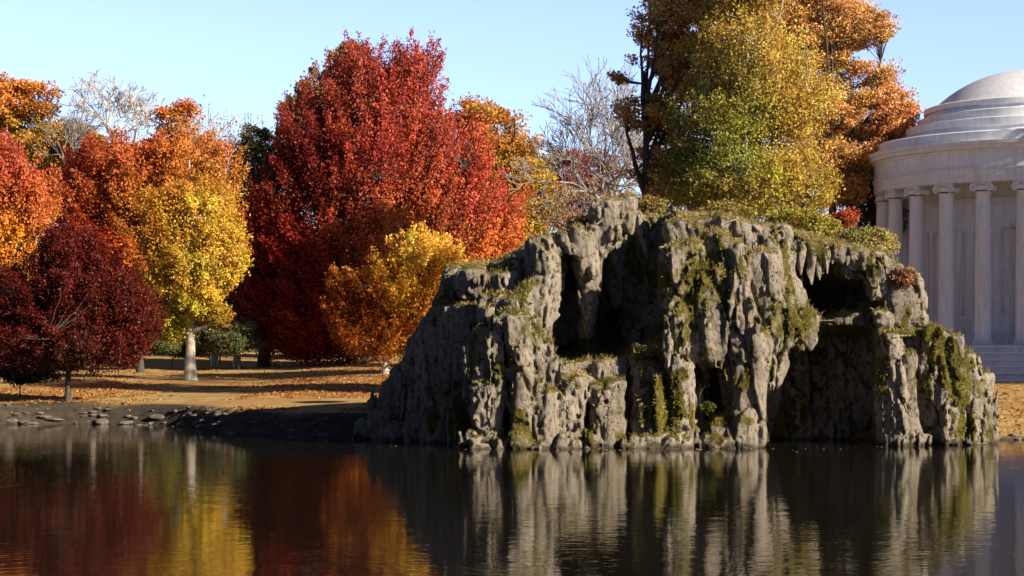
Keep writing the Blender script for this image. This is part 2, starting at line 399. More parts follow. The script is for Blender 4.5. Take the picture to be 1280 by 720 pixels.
    wx = X+.22*noise(X*.9, Y*.9, Z*.5); wy = Y+.22*noise(X*.9+9, Y*.9, Z*.5)
    d = .14*noise(X*.55, Y*.55, Z*.4)-.05
    gap, val = worley(wx*1.35+wy*.2, wy*1.35, Z*.42+.35*wx)
    d = d-.13*val+.16*(1-smooth(0, .16, gap))*side
    gap2, val2 = worley(wx*3.4, wy*3.4+.2*Z, Z*.75+.3*wx)
    d = d-.045*val2+.05*(1-smooth(0, .2, gap2))
    flute = np.abs(noise(wx*1.8+3, wy*1.8, Z*.11)); d = d-(.06+.27*side)*(flute-.22)
    flute2 = np.abs(noise(wx*3.8, wy*3.8+7, Z*.45+wx*.2)); d = d-(.02+.06*side)*(flute2-.25)
    rough = smooth(-.3, .25, noise(X*.7+40, Y*.7, Z*.45))
    f4 = np.abs(noise(X*6.5, Y*6.5, Z*3.6)); d = d-(.03+.07*rough)*(f4-.25)
    d = d-.035*noise(X*13, Y*13, Z*10)
    pit = noise(X*6.2+31, Y*6.2, Z*4.2); d = d+(.03+.30*rough)*np.clip(pit-.30, 0, 1)
    pit = noise(X*3.1+31, Y*3.1, Z*1.9); d = d+.22*np.clip(pit-.48, 0, 1)
    d = d*(.12+.88*side)
    Fld[I] += d.astype(np.float32)
    Fld[:, :, 0] = np.maximum(Fld[:, :, 0], .01)
    for s in (0, -1):
        Fld[s] = 1; Fld[:, s] = 1
    Fld[:, :, -1] = 1
    # surface nets
    S = Fld < 0
    cnt = np.zeros((nx-1, ny-1, nz-1), np.uint8)
    for a in (0, 1):
        for b in (0, 1):
            for c in (0, 1):
                cnt += S[a:nx-1+a, b:ny-1+b, c:nz-1+c]
    act = (cnt > 0) & (cnt < 8)
    ai, aj, ak = np.nonzero(act)
    idx = np.full(act.shape, -1, np.int32); idx[ai, aj, ak] = np.arange(len(ai))
    acc = np.zeros((len(ai), 3), np.float32); num = np.zeros(len(ai), np.float32)
    cs = [(a, b, c) for a in (0, 1) for b in (0, 1) for c in (0, 1)]
    for p in cs:
        for ax in range(3):
            if p[ax]: continue
            q = list(p); q[ax] = 1
            f0 = Fld[ai+p[0], aj+p[1], ak+p[2]]; f1 = Fld[ai+q[0], aj+q[1], ak+q[2]]
            cr = (f0 < 0) != (f1 < 0)
            t = np.where(cr, f0/np.where(cr, f0-f1, 1), 0)
            pt = np.empty((len(ai), 3), np.float32); pt[:] = p; pt[:, ax] = t
            acc += pt*cr[:, None]; num += cr
    V = (acc/num[:, None]+np.stack([ai, aj, ak], -1))*h+np.array([x0, y0, z0])
    Fs = []
    for ax in range(3):
        s0 = [slice(None)]*3; s1 = [slice(None)]*3
        s0[ax] = slice(0, -1); s1[ax] = slice(1, None)
        A = S[tuple(s0)]; B = S[tuple(s1)]
        ch = A != B
        I = np.array(np.nonzero(ch))
        o1, o2 = [(1, 2), (2, 0), (0, 1)][ax]
        ok = (I[o1] > 0) & (I[o2] > 0) & (I[o1] < [nx, ny, nz][o1]-1) & (I[o2] < [nx, ny, nz][o2]-1)
        I = I[:, ok]
        def g(d1, d2):
            J = I.copy(); J[o1] -= d1; J[o2] -= d2
            return idx[J[0], J[1], J[2]]
        q = np.stack([g(1, 1), g(0, 1), g(0, 0), g(1, 0)], -1)
        fl = ~A[I[0], I[1], I[2]]
        q[fl] = q[fl][:, ::-1]
        Fs.append(q)
    Q = np.concatenate(Fs); Q = Q[(Q >= 0).all(1)]
    # vertex normals from the field gradient
    gi = lambda i, j, k: Fld[np.clip(i, 0, nx-1), np.clip(j, 0, ny-1), np.clip(k, 0, nz-1)]
    nrm = np.stack([gi(ai+2, aj, ak)-gi(ai-1, aj, ak), gi(ai, aj+2, ak)-gi(ai, aj-1, ak), gi(ai, aj, ak+2)-gi(ai, aj, ak-1)], -1)
    nrm /= np.linalg.norm(nrm, axis=1)[:, None]+1e-9
    # drop loose crumbs: keep vertices connected to the main body
    par = np.arange(len(V))
    while True:
        mn = par[Q].min(1); new = par.copy()
        for c in range(4): np.minimum.at(new, Q[:, c], mn)
        new = new[new]
        if (new == par).all(): break
        par = new
    root, c_ = np.unique(par, return_counts=True); main = par == root[c_.argmax()]
    remap = np.cumsum(main)-1
    Q = remap[Q[main[Q[:, 0]]]]; V = V[main]; nrm = nrm[main]
    x, y, z = V.T
    m = smooth(.45, .85, nrm[:, 2]+.18*noise(x*2, y*2, z*2))*.62
    st = noise(x*1.1+4, y*1.1, z*.35)+.7*noise(x*2.7, y*2.7, z*1.0)
    st = st+.6*noise(x*6, y*6, z*3); m = np.maximum(m, smooth(.30, .85, st)*.60)
    ppx = 640+x*F/y; ppy = HOR-(z-CAMZ)*F/y
    for (cx, cy, rx, ry, s) in [(672, 415, 14, 22, .9), (832, 520, 26, 24, 1.2), (897, 522, 20, 14, 1.0), (934, 527, 12, 8, 1.), (835, 478, 18, 18, .5), (858, 400, 20, 60, .7), (880, 340, 25, 40, .6), (1045, 412, 55, 12, .9), (985, 400, 25, 40, .6), (1050, 305, 60, 16, .7), (740, 482, 40, 8, .7), (625, 460, 10, 16, .8), (805, 460, 25, 20, .4), (820, 500, 20, 30, .5), (1150, 478, 10, 25, .6), (1210, 475, 8, 30, .7), (1228, 490, 8, 22, .6), (700, 425, 14, 40, .4), (875, 350, 45, 70, .26), (930, 320, 60, 36, .26), (960, 400, 30, 60, .3), (1190, 470, 55, 60, .28), (1120, 470, 20, 50, .25), (640, 470, 30, 60, .18), (860, 275, 60, 14, .5), (780, 515, 18, 10, .7)]:
        g_ = np.exp(-(((ppx-cx)/rx)**2+((ppy-cy)/ry)**2)*.9)
        m = np.maximum(m, m+s*g_*.55)
    m = m+.16*noise(x*5+3, y*5, z*3.5)*(m > .1)
    m = np.clip(m-.25*(smooth(0.5, 0, z)), 0, 1)
    dry = smooth(.5, .9, nrm[:, 2])*smooth(5.2, 6.8, z+.6*noise(x, y, z))*.9
    dry = np.maximum(dry, .9*np.exp(-(((ppx-790)/60)**2+((ppy-448)/20)**2))*(nrm[:, 2] > .3))
    wet = (1-smooth(.05, .20, z+.12*noise(x*2.5, y*2.5, z*2)))*.9
    root_e = empty('rock_grotto', (5.0, 64.0, 0), 'craggy grey tufa rock mound with dark caves and hanging moss, rising from the pond', 'rock grotto')
    off = np.array([5.0, 64.0, 0])
    mesh_obj('rock_body', V-off, Q, ROCK, root_e, attrs={'moss': ('FLOAT', m), 'dry': ('FLOAT', dry), 'wet': ('FLOAT', wet)}, smoothf=True)
    # stalactites of the caves
    def stal(px_, pt, pb, D, r):
        n = 16; t = np.linspace(0, 1, n); A = at(px_, pt, D); B = at(px_+r*.12, pb, D-.05)
        s = 14; a = np.arange(s)/s*2*math.pi
        P = A[None, :]+(B-A)[None, :]*t[:, None]
        rr = r*D/F*(1-t**1.5)*(.8+.0*t)+.02
        rr[0] *= 1.5
        ring = P[:, None, :]+np.stack([np.cos(a)[None, :]*rr[:, None], np.sin(a)[None, :]*rr[:, None], 0*rr[:, None]*a[None, :]], -1)
        Vv = ring.reshape(-1, 3)
        Vv[:, :2] += .07*np.stack([noise(Vv[:, 0]*6, Vv[:, 1]*6, Vv[:, 2]*2.5), noise(Vv[:, 0]*6+5, Vv[:, 1]*6, Vv[:, 2]*2.5)], -1)
        i = np.arange(n-1)[:, None]*s; j = np.arange(s)[None, :]; j2 = (j+1) % s
        q = np.stack([i+j, i+s+j, i+s+j2, i+j2], -1).reshape(-1, 4)
        mesh_obj('stalactite', Vv-off, q, ROCK, root_e, attrs={'moss': ('FLOAT', np.zeros(len(Vv))), 'dry': ('FLOAT', np.zeros(len(Vv)))}, smoothf=True)
    for a in [(990, 300, 338, 62.7, 9), (1000, 302, 344, 62.7, 8), (1013, 304, 356, 62.8, 9), (1023, 304, 350, 62.9, 8), (1031, 306, 342, 62.8, 7), (1041, 308, 330, 62.9, 6), (983, 300, 330, 62.6, 7), (735, 312, 416, 63.0, 8), (1060, 318, 332, 63.0, 6)]:
        stal(*a)
    return V, nrm, m, dry, Q

# ---------------------------------------------------------------- foliage
def leaf_quads(P, nrm, size, up=None):
    n = len(P)
    nrm = nrm/(np.linalg.norm(nrm, axis=1)[:, None]+1e-9)
    r = rng.normal(size=(n, 3)) if up is None else up+.5*rng.normal(size=(n, 3))
    u = r-(r*nrm).sum(1)[:, None]*nrm; u /= np.linalg.norm(u, axis=1)[:, None]+1e-9
    v = np.cross(nrm, u)
    s = (size*rng.uniform(.65, 1.25, n))[:, None]
    bend = nrm*s*.18
    V = np.stack([P-u*s*.55, P+v*s*.34-bend, P+u*s*.6, P-v*s*.34-bend], 1).reshape(-1, 3)
    return V, np.arange(4*n).reshape(-1, 4)
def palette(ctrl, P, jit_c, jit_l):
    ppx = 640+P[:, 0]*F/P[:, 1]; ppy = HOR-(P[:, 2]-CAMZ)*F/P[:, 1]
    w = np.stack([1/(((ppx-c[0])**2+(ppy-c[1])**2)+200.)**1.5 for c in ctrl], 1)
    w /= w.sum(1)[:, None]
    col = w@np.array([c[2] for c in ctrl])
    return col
def in_lobes(P, L, R):
    q = (((P[:, None, :]-L[None])/R[None])**2).sum(2)
    return q.min(1)
def make_clumps(lobes, D, n, gap=0.0, flat_bottom=None):
    L = []; R = []
    for l in lobes:
        dd = l[4] if len(l) > 4 else 0
        L.append(at(l[0], l[1], D+dd)); rx = l[2]*D/F; R.append([rx, (l[5] if len(l) > 5 else 1.0)*rx, l[3]*D/F])
    L = np.array(L); R = np.array(R)
    vol = (R[:, 0]*R[:, 1]*R[:, 2])**(2/3.); vol = vol/vol.sum()
    out = []
    while len(out) < n:
        k = rng.choice(len(L), p=vol, size=n*2)
        d = rng.normal(size=(n*2, 3)); d /= np.linalg.norm(d, axis=1)[:, None]
        rad = rng.random(n*2)**(1/2.6)*.98
        # bumpy outline
        rad *= 1+.18*noise(d[:, 0]*2.5+k*3.1, d[:, 1]*2.5+11, d[:, 2]*2.5)
        P = L[k]+d*rad[:, None]*R[k]
        q = in_lobes(P, L, R)
        keep = (q > .35) | (rng.random(len(P)) < .3)
        if gap: keep &= noise(P[:, 0]*.55+3, P[:, 1]*.55, P[:, 2]*.7) > -1+gap
        out += list(P[keep])
    return np.array(out[:n]), L, R
def crown(cl, cen, nleaf, size, mode, ctrl, jc=.16, jl=.14, spread=.7, length=1.5, updir=1.0, droop=0.):
    nC = len(cl)
    o = cl-cen; o[:, 2] *= .6; o /= np.linalg.norm(o, axis=1)[:, None]+1e-6
    c = np.repeat(cl, nleaf, 0); oo = np.repeat(o, nleaf, 0); n = len(c)
    if mode == 'up':
        ax = o*.75+np.array([0, 0, updir])+.22*rng.normal(size=(nC, 3)); ax /= np.linalg.norm(ax, axis=1)[:, None]
        A = np.repeat(ax, nleaf, 0); ln = np.repeat(length*rng.uniform(.6, 1.3, nC), nleaf)
        t = rng.random(n)
        P = c+A*((t-.5)*ln)[:, None]+rng.normal(size=(n, 3))*(spread*(.35+.9*(1-t))*.35)[:, None]
        nr = oo*.5+rng.normal(size=(n, 3))*.6
        V, Q = leaf_quads(P, nr, size, A)
    else:
        ax = o+np.array([0, 0, .35])
        e = rng.normal(size=(n, 3)); e /= np.linalg.norm(e, axis=1)[:, None]; e *= (rng.random(n)**.45)[:, None]
        rs = np.repeat(spread*rng.uniform(.6, 1.35, nC), nleaf)
        fl = .58 if mode == 'spray' else .75
        P = c+e*np.stack([rs, rs, rs*fl], -1)
        hd = (e[:, :2]*oo[:, :2]).sum(1)
        P[:, 2] += -droop*rs*np.abs(hd)+ .25*rs*hd*(mode == 'spray')
        nr = oo*.35+np.array([0, 0, .45])+rng.normal(size=(n, 3))*.6
        V, Q = leaf_quads(P, nr, size)
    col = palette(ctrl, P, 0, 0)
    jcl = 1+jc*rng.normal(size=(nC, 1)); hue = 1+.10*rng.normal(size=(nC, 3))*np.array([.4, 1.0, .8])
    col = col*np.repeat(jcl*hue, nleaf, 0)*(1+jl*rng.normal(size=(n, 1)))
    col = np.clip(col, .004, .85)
    col4 = np.concatenate([col, np.ones((n, 1))], 1)
    return V, Q, np.repeat(col4, 4, 0)
def limbs(T, base, top, cl, r0, nl=9, trunk_lean=(0, 0)):
    """trunk, main limbs to clump groups, thin branches to clumps"""
    top = np.asarray(top, float); base = np.asarray(base, float)
    H = top[2]-base[2]
    n = 12; t = np.linspace(0, 1, n)
    tr = base+(top-base)*t[:, None]; tr[:, 0] += .15*np.sin(t*4+base[0])*t*H*.05; tr[:, 1] += .1*np.cos(t*5)*t*H*.05
    rad = r0*(1-.85*t); rad[0] *= 1.45; 
    pts = np.vstack([tr[:1]-[0, 0, .4], tr]); T.add(pts, np.r_[rad[0]*1.15, rad], 10)
    # farthest point sampling of limb targets
    k = [int(rng.integers(len(cl)))]
    d = np.linalg.norm(cl-cl[k[0]], axis=1)
    for _ in range(nl-1):
        j = int(d.argmax()); k.append(j); d = np.minimum(d, np.linalg.norm(cl-cl[j], axis=1))
    allp = [tr[int(n*.35):]]; allr = [rad[int(n*.35):]]
    for j in k:
        g = cl[j]; c = (g+cl[rng.integers(len(cl))])*.5*.15+g*.85
        zt = base[2]+H*np.clip((c[2]-base[2])/H*.62, .22, .93)
        i = np.interp(zt, tr[:, 2], np.arange(n)); p0 = np.array([np.interp(zt, tr[:, 2], tr[:, a]) for a in range(3)])
        s = np.linspace(0, 1, 9)[:, None]
        ctrl = p0*.45+c*.55; ctrl[2] -= .06*np.linalg.norm(c-p0); ctrl[:2] += rng.normal(size=2)*.25
        P = p0*(1-s)**2+2*ctrl*s*(1-s)+c*s**2+rng.normal(size=(9, 3))*.06*s
        R = np.interp(i, np.arange(n), rad)*.62*(1-.85*s[:, 0])+.02
        T.add(P, R, 7); allp.append(P[2:]); allr.append(R[2:])
    AP = np.concatenate(allp); AR = np.concatenate(allr)
    for c in cl:
        dd = np.linalg.norm(AP-c, axis=1)+np.clip(AP[:, 2]-c[2]+.3, 0, 9)*1.2
        j = int(dd.argmin()); p0 = AP[j]
        if dd[j] < .3: continue
        s = np.linspace(0, 1, 5)[:, None]; ctrl = (p0+c)*.5; ctrl[2] -= .08*dd[j]
        P = p0*(1-s)**2+2*ctrl*s*(1-s)+c*s**2+rng.normal(size=(5, 3))*.04*s
        T.add(P, np.linspace(min(AR[j]*.6, .055), .012, 5), 4)

LEAFN = 1.5; LEAFS = .80
def tree(name, label, cat, bpx, D, lobes, ctrl, ncl, nleaf, size, mode='spray', tr=.3, top_py=None, bark=None, group=None, gap=0., nl=9, base_z=None, lean_px=0, **kw):
    bx = (bpx-640)/F*D
    bz = float(gz(bx, D)) if base_z is None else base_z
    base = np.array([bx, D, bz])
    cl, L, R = make_clumps(lobes, D, ncl, gap)
    cen = (L*R[:, :1]).sum(0)/R[:, 0].sum()
    toppy = top_py if top_py else min(l[1] for l in lobes)
    top = at(bpx+lean_px, toppy, D)
    root = empty(name, base, label, cat, group)
    T = Tubes(); limbs(T, base, top, cl, tr, nl); T.build('trunk', bark or BARK, root, base)
    V, Q, col = crown(cl, cen-np.array([0, 0, R[:, 2].mean()*.4]), int(nleaf*LEAFN), size*LEAFS, mode, ctrl, **kw)
    mesh_obj('crown', V-base, Q, LEAF, root, attrs={'tint': ('FLOAT_COLOR', col)})
    return root

def bare_tree(name, label, bpx, D, top_py, spread, bark, tr=.22, depth=6, seed=1, lean=0., fork_z=.3, base_z=None, leaf=None, wide=1., group=None):
    rr = random.Random(seed); nr = np.random.default_rng(seed)
    bx = (bpx-640)/F*D; bz = float(gz(bx, D)) if base_z is None else base_z
    base = np.array([bx, D, bz]); topz = CAMZ+(HOR-top_py)/F*D; H = topz-bz
    T = Tubes(); W = Tubes(); tips = []
    def br(p, d, ln, r, dep):
        n = 5; pts = [p]; q = p.copy(); dd = d.copy()
        for i in range(n-1):
            dd = dd+nr.normal(size=3)*.10+np.array([0, 0, .045]); dd /= np.linalg.norm(dd); q = q+dd*ln/(n-1); pts.append(q.copy())
        r1 = max(r*.66, .00020*D)
        (T if dep > 3 else W).add(pts, np.linspace(r, r1, n), 7 if dep > 3 else 4 if dep > 1 else 3)
        if dep == 0: tips.append(q); return
        for k in range(3 if dep > 3 or rr.random() < .7 else 2):
            a = rr.uniform(.25, .75)*wide; ph = rr.uniform(0, 6.283)
            u = np.cross(dd, [0, 0, 1.]) if abs(dd[2]) < .95 else np.array([1., 0, 0]); u /= np.linalg.norm(u); v = np.cross(dd, u)
            nd = dd*math.cos(a)+(u*math.cos(ph)+v*math.sin(ph))*math.sin(a); nd /= np.linalg.norm(nd)
            st = pts[-1] if k == 0 else pts[rr.choice([2, 3, 4])]
            br(np.array(st, float), nd, ln*rr.uniform(.66, .86), r1*rr.uniform(.7, .95), dep-1)
    t0 = H*fork_z; p1 = base+np.array([lean*t0, 0, t0])
    T.add([base-[0, 0, .4], base, (base+p1)/2+[.05, 0, 0], p1], [tr*1.5, tr*1.3, tr, tr*.85], 9)
    ln = H*(1-fork_z)*.30
    for k in range(4):
        ph = k*1.57+rr.uniform(-.4, .4); a = rr.uniform(.15, .5)*wide*spread
        br(p1.copy(), np.array([math.sin(a)*math.cos(ph)+lean, math.sin(a)*math.sin(ph), math.cos(a)]), ln*rr.uniform(.85, 1.15), tr*.6, depth-1)
    root = empty(name, base, label, 'bare tree', group)
    # scale heights so that the top matches
    allz = max(v[:, 2].max() for v in W.V)
    s = (topz-bz)/(allz-bz)
    for K in (T, W): K.V = [base+(v-base)*np.array([s, s, s]) for v in K.V]
    T.build('trunk', bark, root, base); W.build('twigs', bark, root, base)
    if leaf:
        tp = base+(np.array(tips)-base)*s
        ncl = len(tp); k = leaf[2]
        P = np.repeat(tp, k, 0)+nr.normal(size=(ncl*k, 3))*leaf[3]
        P = P[P[:, 2] > leaf[4]] if len(leaf) > 4 else P
        V, Q = leaf_quads(P, nr.normal(size=P.shape)+[0, -.3, .5], leaf[1])
        col = np.array(leaf[0])*(1+.2*nr.normal(size=(len(P), 1))); col = np.clip(np.concatenate([col, np.ones((len(P), 1))], 1), .005, 1)
        mesh_obj('crown', V-base, Q, LEAF, root, attrs={'tint': ('FLOAT_COLOR', np.repeat(col, 4, 0))})
    return root

RED = (.36, .025, .018); DRED = (.15, .010, .010); CRIM = (.44, .05, .03); ORG = (.60, .15, .025); YEL = (.72, .38, .035); GOLD = (.62, .27, .03)
BRN = (.34, .12, .02); OLV = (.20, .16, .025); GRN = (.085, .12, .012); DGRN = (.045, .055, .012); YGR = (.36, .32, .03); PINK = (.42, .10, .06); TAN = (.42, .22, .07)

def build_trees():
    # far left background
    tree('oak_tree', 'golden orange oak at the far left edge, behind the red and yellow maples', 'tree', 10, 128, [(5, 125, 38, 30), (48, 128, 32, 26), (20, 175, 55, 34), (-50, 150, 50, 50)],
         [(20, 110, (.60, .25, .05)), (20, 190, (.42, .26, .04))], 230, 100, .26, tr=.4, gap=.5, spread=.75)
    tree('oak_tree', 'olive gold tree low between the far left oak and the bare white tree', 'tree', 88, 132, [(85, 190, 45, 36), (60, 215, 45, 30), (120, 215, 40, 30)],
         [(85, 170, (.52, .28, .05)), (60, 220, OLV)], 150, 130, .28, tr=.35, spread=1.0)
    bare_tree('bare_tree', 'leafless whitish tree with a fan of fine twigs, above the red-orange maple', 146, 126, 86, 1.3, BARK_PALE, .17, 6, 4, wide=1.35, fork_z=.69)
    bare_tree('bare_tree', 'small leafless grey tree leaning left, beside the whitish leafless tree', 118, 122, 124, 1.1, BARK_GREY, .16, 5, 8, lean=-.12, fork_z=.7, wide=1.2)
    tree('birch_tree', 'thin orange-leaved tree with a pale leaning stem, above the red-orange maple', 'tree', 236, 126, [(222, 150, 27, 24), (225, 190, 30, 25)],
         [(220, 150, (.60, .22, .04))], 60, 80, .25, tr=.22, bark=BARK_PALE, lean_px=-18, gap=.55, spread=.8, top_py=140)
    bare_tree('birch_tree', 'pale forked tree with sparse pinkish leaves, right of the thin orange tree', 268, 124, 132, 1.0, BARK_PALE, .2, 5, 12, wide=1.1, fork_z=.5, leaf=((.50, .24, .11), .15, 4, .3))
    bare_tree('birch_tree', 'small tan-leaved birch with forked stem just left of the dark green tree', 296, 122, 150, .9, BARK_PALE, .18, 5, 13, wide=1.0, fork_z=.5, leaf=((.50, .28, .10), .18, 4, .3))
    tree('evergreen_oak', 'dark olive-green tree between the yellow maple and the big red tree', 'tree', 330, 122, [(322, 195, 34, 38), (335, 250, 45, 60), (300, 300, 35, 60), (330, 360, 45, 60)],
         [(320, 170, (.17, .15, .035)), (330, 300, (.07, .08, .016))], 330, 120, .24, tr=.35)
    tree('pin_oak', 'green-bronze tree whose top shows left of the big red crown', 'tree', 415, 134, [(408, 130, 36, 44), (380, 180, 40, 60), (440, 90, 30, 32)],
         [(410, 100, (.36, .20, .06)), (390, 190, (.16, .11, .03))], 190, 100, .26, tr=.4, mode='up', spread=.7)
    # left edge orange
    tree('maple_tree', 'orange and yellow maple cut off by the left edge of the picture', 'tree', -10, 100, [(-10, 215, 40, 40), (20, 260, 50, 55), (-20, 300, 60, 60), (5, 350, 50, 40), (-5, 395, 45, 30)],
         [(20, 210, (.55, .12, .06)), (30, 245, (.58, .16, .05)), (10, 300, (.70, .30, .03)), (0, 360, GOLD)], 420, 110, .20, tr=.3, mode='up', spread=.8)
    # red-orange maple behind yellow
    tree('maple_tree', 'broad red-orange maple with a round top behind the yellow maple', 'tree', 175, 113, [(150, 225, 75, 52), (240, 222, 62, 50), (265, 260, 38, 40), (120, 290, 62, 75), (210, 225, 70, 50), (160, 340, 60, 60), (100, 240, 35, 50)],
         [(110, 200, (.48, .10, .035)), (170, 190, (.54, .14, .035)), (240, 200, (.56, .22, .045)), (260, 260, (.58, .27, .045)), (110, 300, (.38, .06, .02)), (180, 270, (.55, .20, .03))], 700, 110, .20, tr=.2, mode='up', spread=.85)
    tree('maple_tree', 'bright yellow maple with a pale straight trunk on the sunlit lawn', 'tree', 238, 103.5, [(245, 262, 42, 38), (208, 285, 40, 48), (268, 312, 38, 42), (238, 325, 48, 52), (215, 362, 34, 38), (190, 335, 24, 28), (288, 340, 22, 24), (250, 372, 36, 30), (214, 408, 16, 20), (272, 385, 18, 22)],
         [(240, 200, (.58, .25, .04)), (170, 290, (.55, .22, .03)), (250, 270, (.62, .39, .05)), (240, 330, (.56, .42, .05)), (210, 340, (.60, .34, .04)), (230, 395, (.44, .36, .045)), (280, 370, (.60, .40, .045))], 1000, 85, .17, tr=.29, bark=BARK_PALE, mode='up', spread=.7, length=1.1, updir=.3, gap=.62, jc=.2, top_py=200)
    # dark red front-left, leaf colours darkened to stand in for shade
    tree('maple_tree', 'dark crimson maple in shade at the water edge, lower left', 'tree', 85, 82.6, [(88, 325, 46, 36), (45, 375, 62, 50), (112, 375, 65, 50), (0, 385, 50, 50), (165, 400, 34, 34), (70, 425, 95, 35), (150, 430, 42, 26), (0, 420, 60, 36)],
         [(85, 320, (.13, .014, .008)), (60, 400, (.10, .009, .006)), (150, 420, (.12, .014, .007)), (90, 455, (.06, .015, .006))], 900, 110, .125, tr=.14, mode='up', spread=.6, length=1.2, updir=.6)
    # big red tree
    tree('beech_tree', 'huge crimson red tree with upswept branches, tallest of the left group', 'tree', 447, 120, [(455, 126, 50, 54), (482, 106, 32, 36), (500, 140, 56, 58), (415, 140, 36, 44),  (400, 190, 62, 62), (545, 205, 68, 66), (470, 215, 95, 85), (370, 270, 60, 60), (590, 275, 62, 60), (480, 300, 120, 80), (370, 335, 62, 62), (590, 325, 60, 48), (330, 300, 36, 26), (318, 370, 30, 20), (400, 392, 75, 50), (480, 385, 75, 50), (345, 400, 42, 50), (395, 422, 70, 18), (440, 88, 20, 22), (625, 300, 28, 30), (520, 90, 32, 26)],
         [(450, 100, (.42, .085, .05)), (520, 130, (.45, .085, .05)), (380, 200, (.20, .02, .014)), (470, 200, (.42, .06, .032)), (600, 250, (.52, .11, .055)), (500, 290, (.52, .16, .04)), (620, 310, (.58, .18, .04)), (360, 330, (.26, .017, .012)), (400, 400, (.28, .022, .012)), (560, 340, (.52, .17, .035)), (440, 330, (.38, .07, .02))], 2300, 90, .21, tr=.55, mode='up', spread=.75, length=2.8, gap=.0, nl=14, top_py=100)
    # golden small tree
    tree('maple_tree', 'small golden-yellow tree with a white trunk in front of the huge red tree', 'tree', 483, 103, [(520, 335, 50, 42), (550, 350, 34, 40), (490, 370, 52, 42), (530, 400, 42, 42), (470, 415, 50, 26), (440, 380, 30, 40)],
         [(520, 310, (.84, .50, .08)), (550, 350, (.82, .44, .05)), (500, 350, (.80, .42, .05)), (450, 380, (.42, .10, .02)), (470, 420, (.44, .14, .02)), (540, 420, (.60, .27, .03))], 640, 110, .18, tr=.22, bark=BARK_PALE, mode='up', spread=.7, updir=.7, top_py=340)
    # middle background
    tree('oak_tree', 'golden olive oak rising between the huge red tree and the pinkish tree', 'tree', 645, 132, [(612, 170, 42, 44), (645, 205, 40, 40), (600, 230, 45, 60), (660, 250, 40, 45), (630, 300, 55, 50), (590, 150, 30, 24)],
         [(600, 135, (.58, .27, .06)), (640, 170, (.56, .28, .05)), (660, 230, (.46, .29, .04)), (610, 210, (.28, .20, .035)), (640, 290, (.40, .25, .035))], 420, 120, .25, tr=.35, gap=.35, spread=.95)
    tree('maple_tree', 'small deep red tree low behind the rock, under the golden olive oak', 'tree', 672, 134, [(675, 243, 26, 15), (655, 262, 28, 18), (690, 262, 24, 22)],
         [(675, 240, (.34, .06, .03))], 120, 90, .2, tr=.2)
    tree('maple_tree', 'hazy pinkish-red tree in the gap left of the grey leafless tree', 'tree', 725, 140, [(712, 210, 34, 26), (745, 215, 26, 28), (725, 250, 42, 30), (740, 290, 50, 30)],
         [(715, 190, (.40, .12, .09)), (740, 260, (.34, .15, .08))], 200, 90, .25, tr=.3, gap=.4)
    bare_tree('bare_tree', 'thin leafless pinkish-grey sapling low behind the rock crest', 738, 100, 205, 1.2, BARK_GREY, .12, 5, 22, wide=1.3, fork_z=.5)
    bare_tree('bare_tree', 'large grey leafless tree fanning left, beside the brown-orange oak', 792, 92, 58, 1.1, BARK_SILVER, .26, 7, 31, lean=-.12, fork_z=.42, wide=1.0)
    # right group
    tree('oak_tree', 'tall brown-orange oak with dark limbs and open gaps, above the left caves', 'tree', 806, 80, [(835, 40, 45, 45, 0, 1.5), (880, -50, 75, 60, 0, 1.6), (800, 95, 36, 26), (870, 20, 60, 40, 0, 1.6), (860, 90, 45, 40), (815, 140, 45, 24), (850, 150, 40, 36), (800, 200, 40, 22), (850, 215, 45, 28), (870, 60, 60, 60), (835, 235, 35, 20)],
         [(820, 20, (.68, .38, .11)), (800, 100, (.52, .30, .09)), (880, 30, (.70, .42, .11)), (850, 150, (.64, .33, .08)), (810, 210, (.56, .28, .08))], 700, 60, .16, tr=.34, gap=.95, nl=20, spread=.5, top_py=90, base_z=3.5)
    tree('maple_tree', 'green-yellow tree with a slim pale trunk directly behind the rock crest', 'tree', 929, 76.5, [(925, 80, 62, 75, 0, 1.4), (935, -50, 50, 70, 0, 1.6), (985, 110, 50, 60),  (900, 170, 62, 62, 0, 1.4), (960, 170, 60, 62), (925, 230, 95, 42), (870, 225, 36, 40), (990, 235, 45, 35), (935, 30, 32, 60)],
         [(940, 0, (.54, .36, .08)), (900, 50, (.44, .29, .06)), (970, 50, (.54, .36, .08)), (935, 90, (.36, .29, .055)), (985, 110, (.52, .35, .07)), (990, 200, (.48, .32, .06)), (900, 130, (.26, .21, .035)), (870, 190, (.13, .15, .022)), (940, 140, (.28, .27, .04)), (925, 190, (.20, .24, .03)), (975, 220, (.44, .36, .05)), (880, 250, (.28, .25, .035)), (985, 160, (.50, .33, .06)), (920, 250, (.36, .28, .05))], 1500, 60, .14, tr=.15, bark=BARK_PALE, mode='up', spread=.75, length=1.3, updir=.5, gap=.42, jc=.12, jl=.10, nl=14, top_py=110, base_z=3.5)
    tree('oak_tree', 'tall bright orange oak between the green-yellow tree and the domed rotunda', 'tree', 1040, 99.5, [(1000, -50, 60, 50, 0, 1.6), (1040, 20, 42, 38), (1085, 40, 32, 36), (1000, 70, 50, 60), (1070, 95, 52, 45), (1095, 140, 45, 40), (1030, 140, 60, 60), (1066, 180, 40, 34), (1010, 210, 50, 50), (1048, 225, 34, 40), (975, 0, 45, 40)],
         [(1040, 0, (.66, .39, .14)), (1090, 30, (.66, .38, .14)), (1060, 110, (.72, .44, .13)), (1120, 130, (.64, .33, .13)), (1030, 160, (.66, .42, .12)), (1100, 170, (.58, .28, .10)), (1000, 90, (.64, .40, .12)), (1050, 240, (.60, .32, .10))], 1700, 62, .17, tr=.4, gap=.66, nl=18, spread=.6, top_py=130)
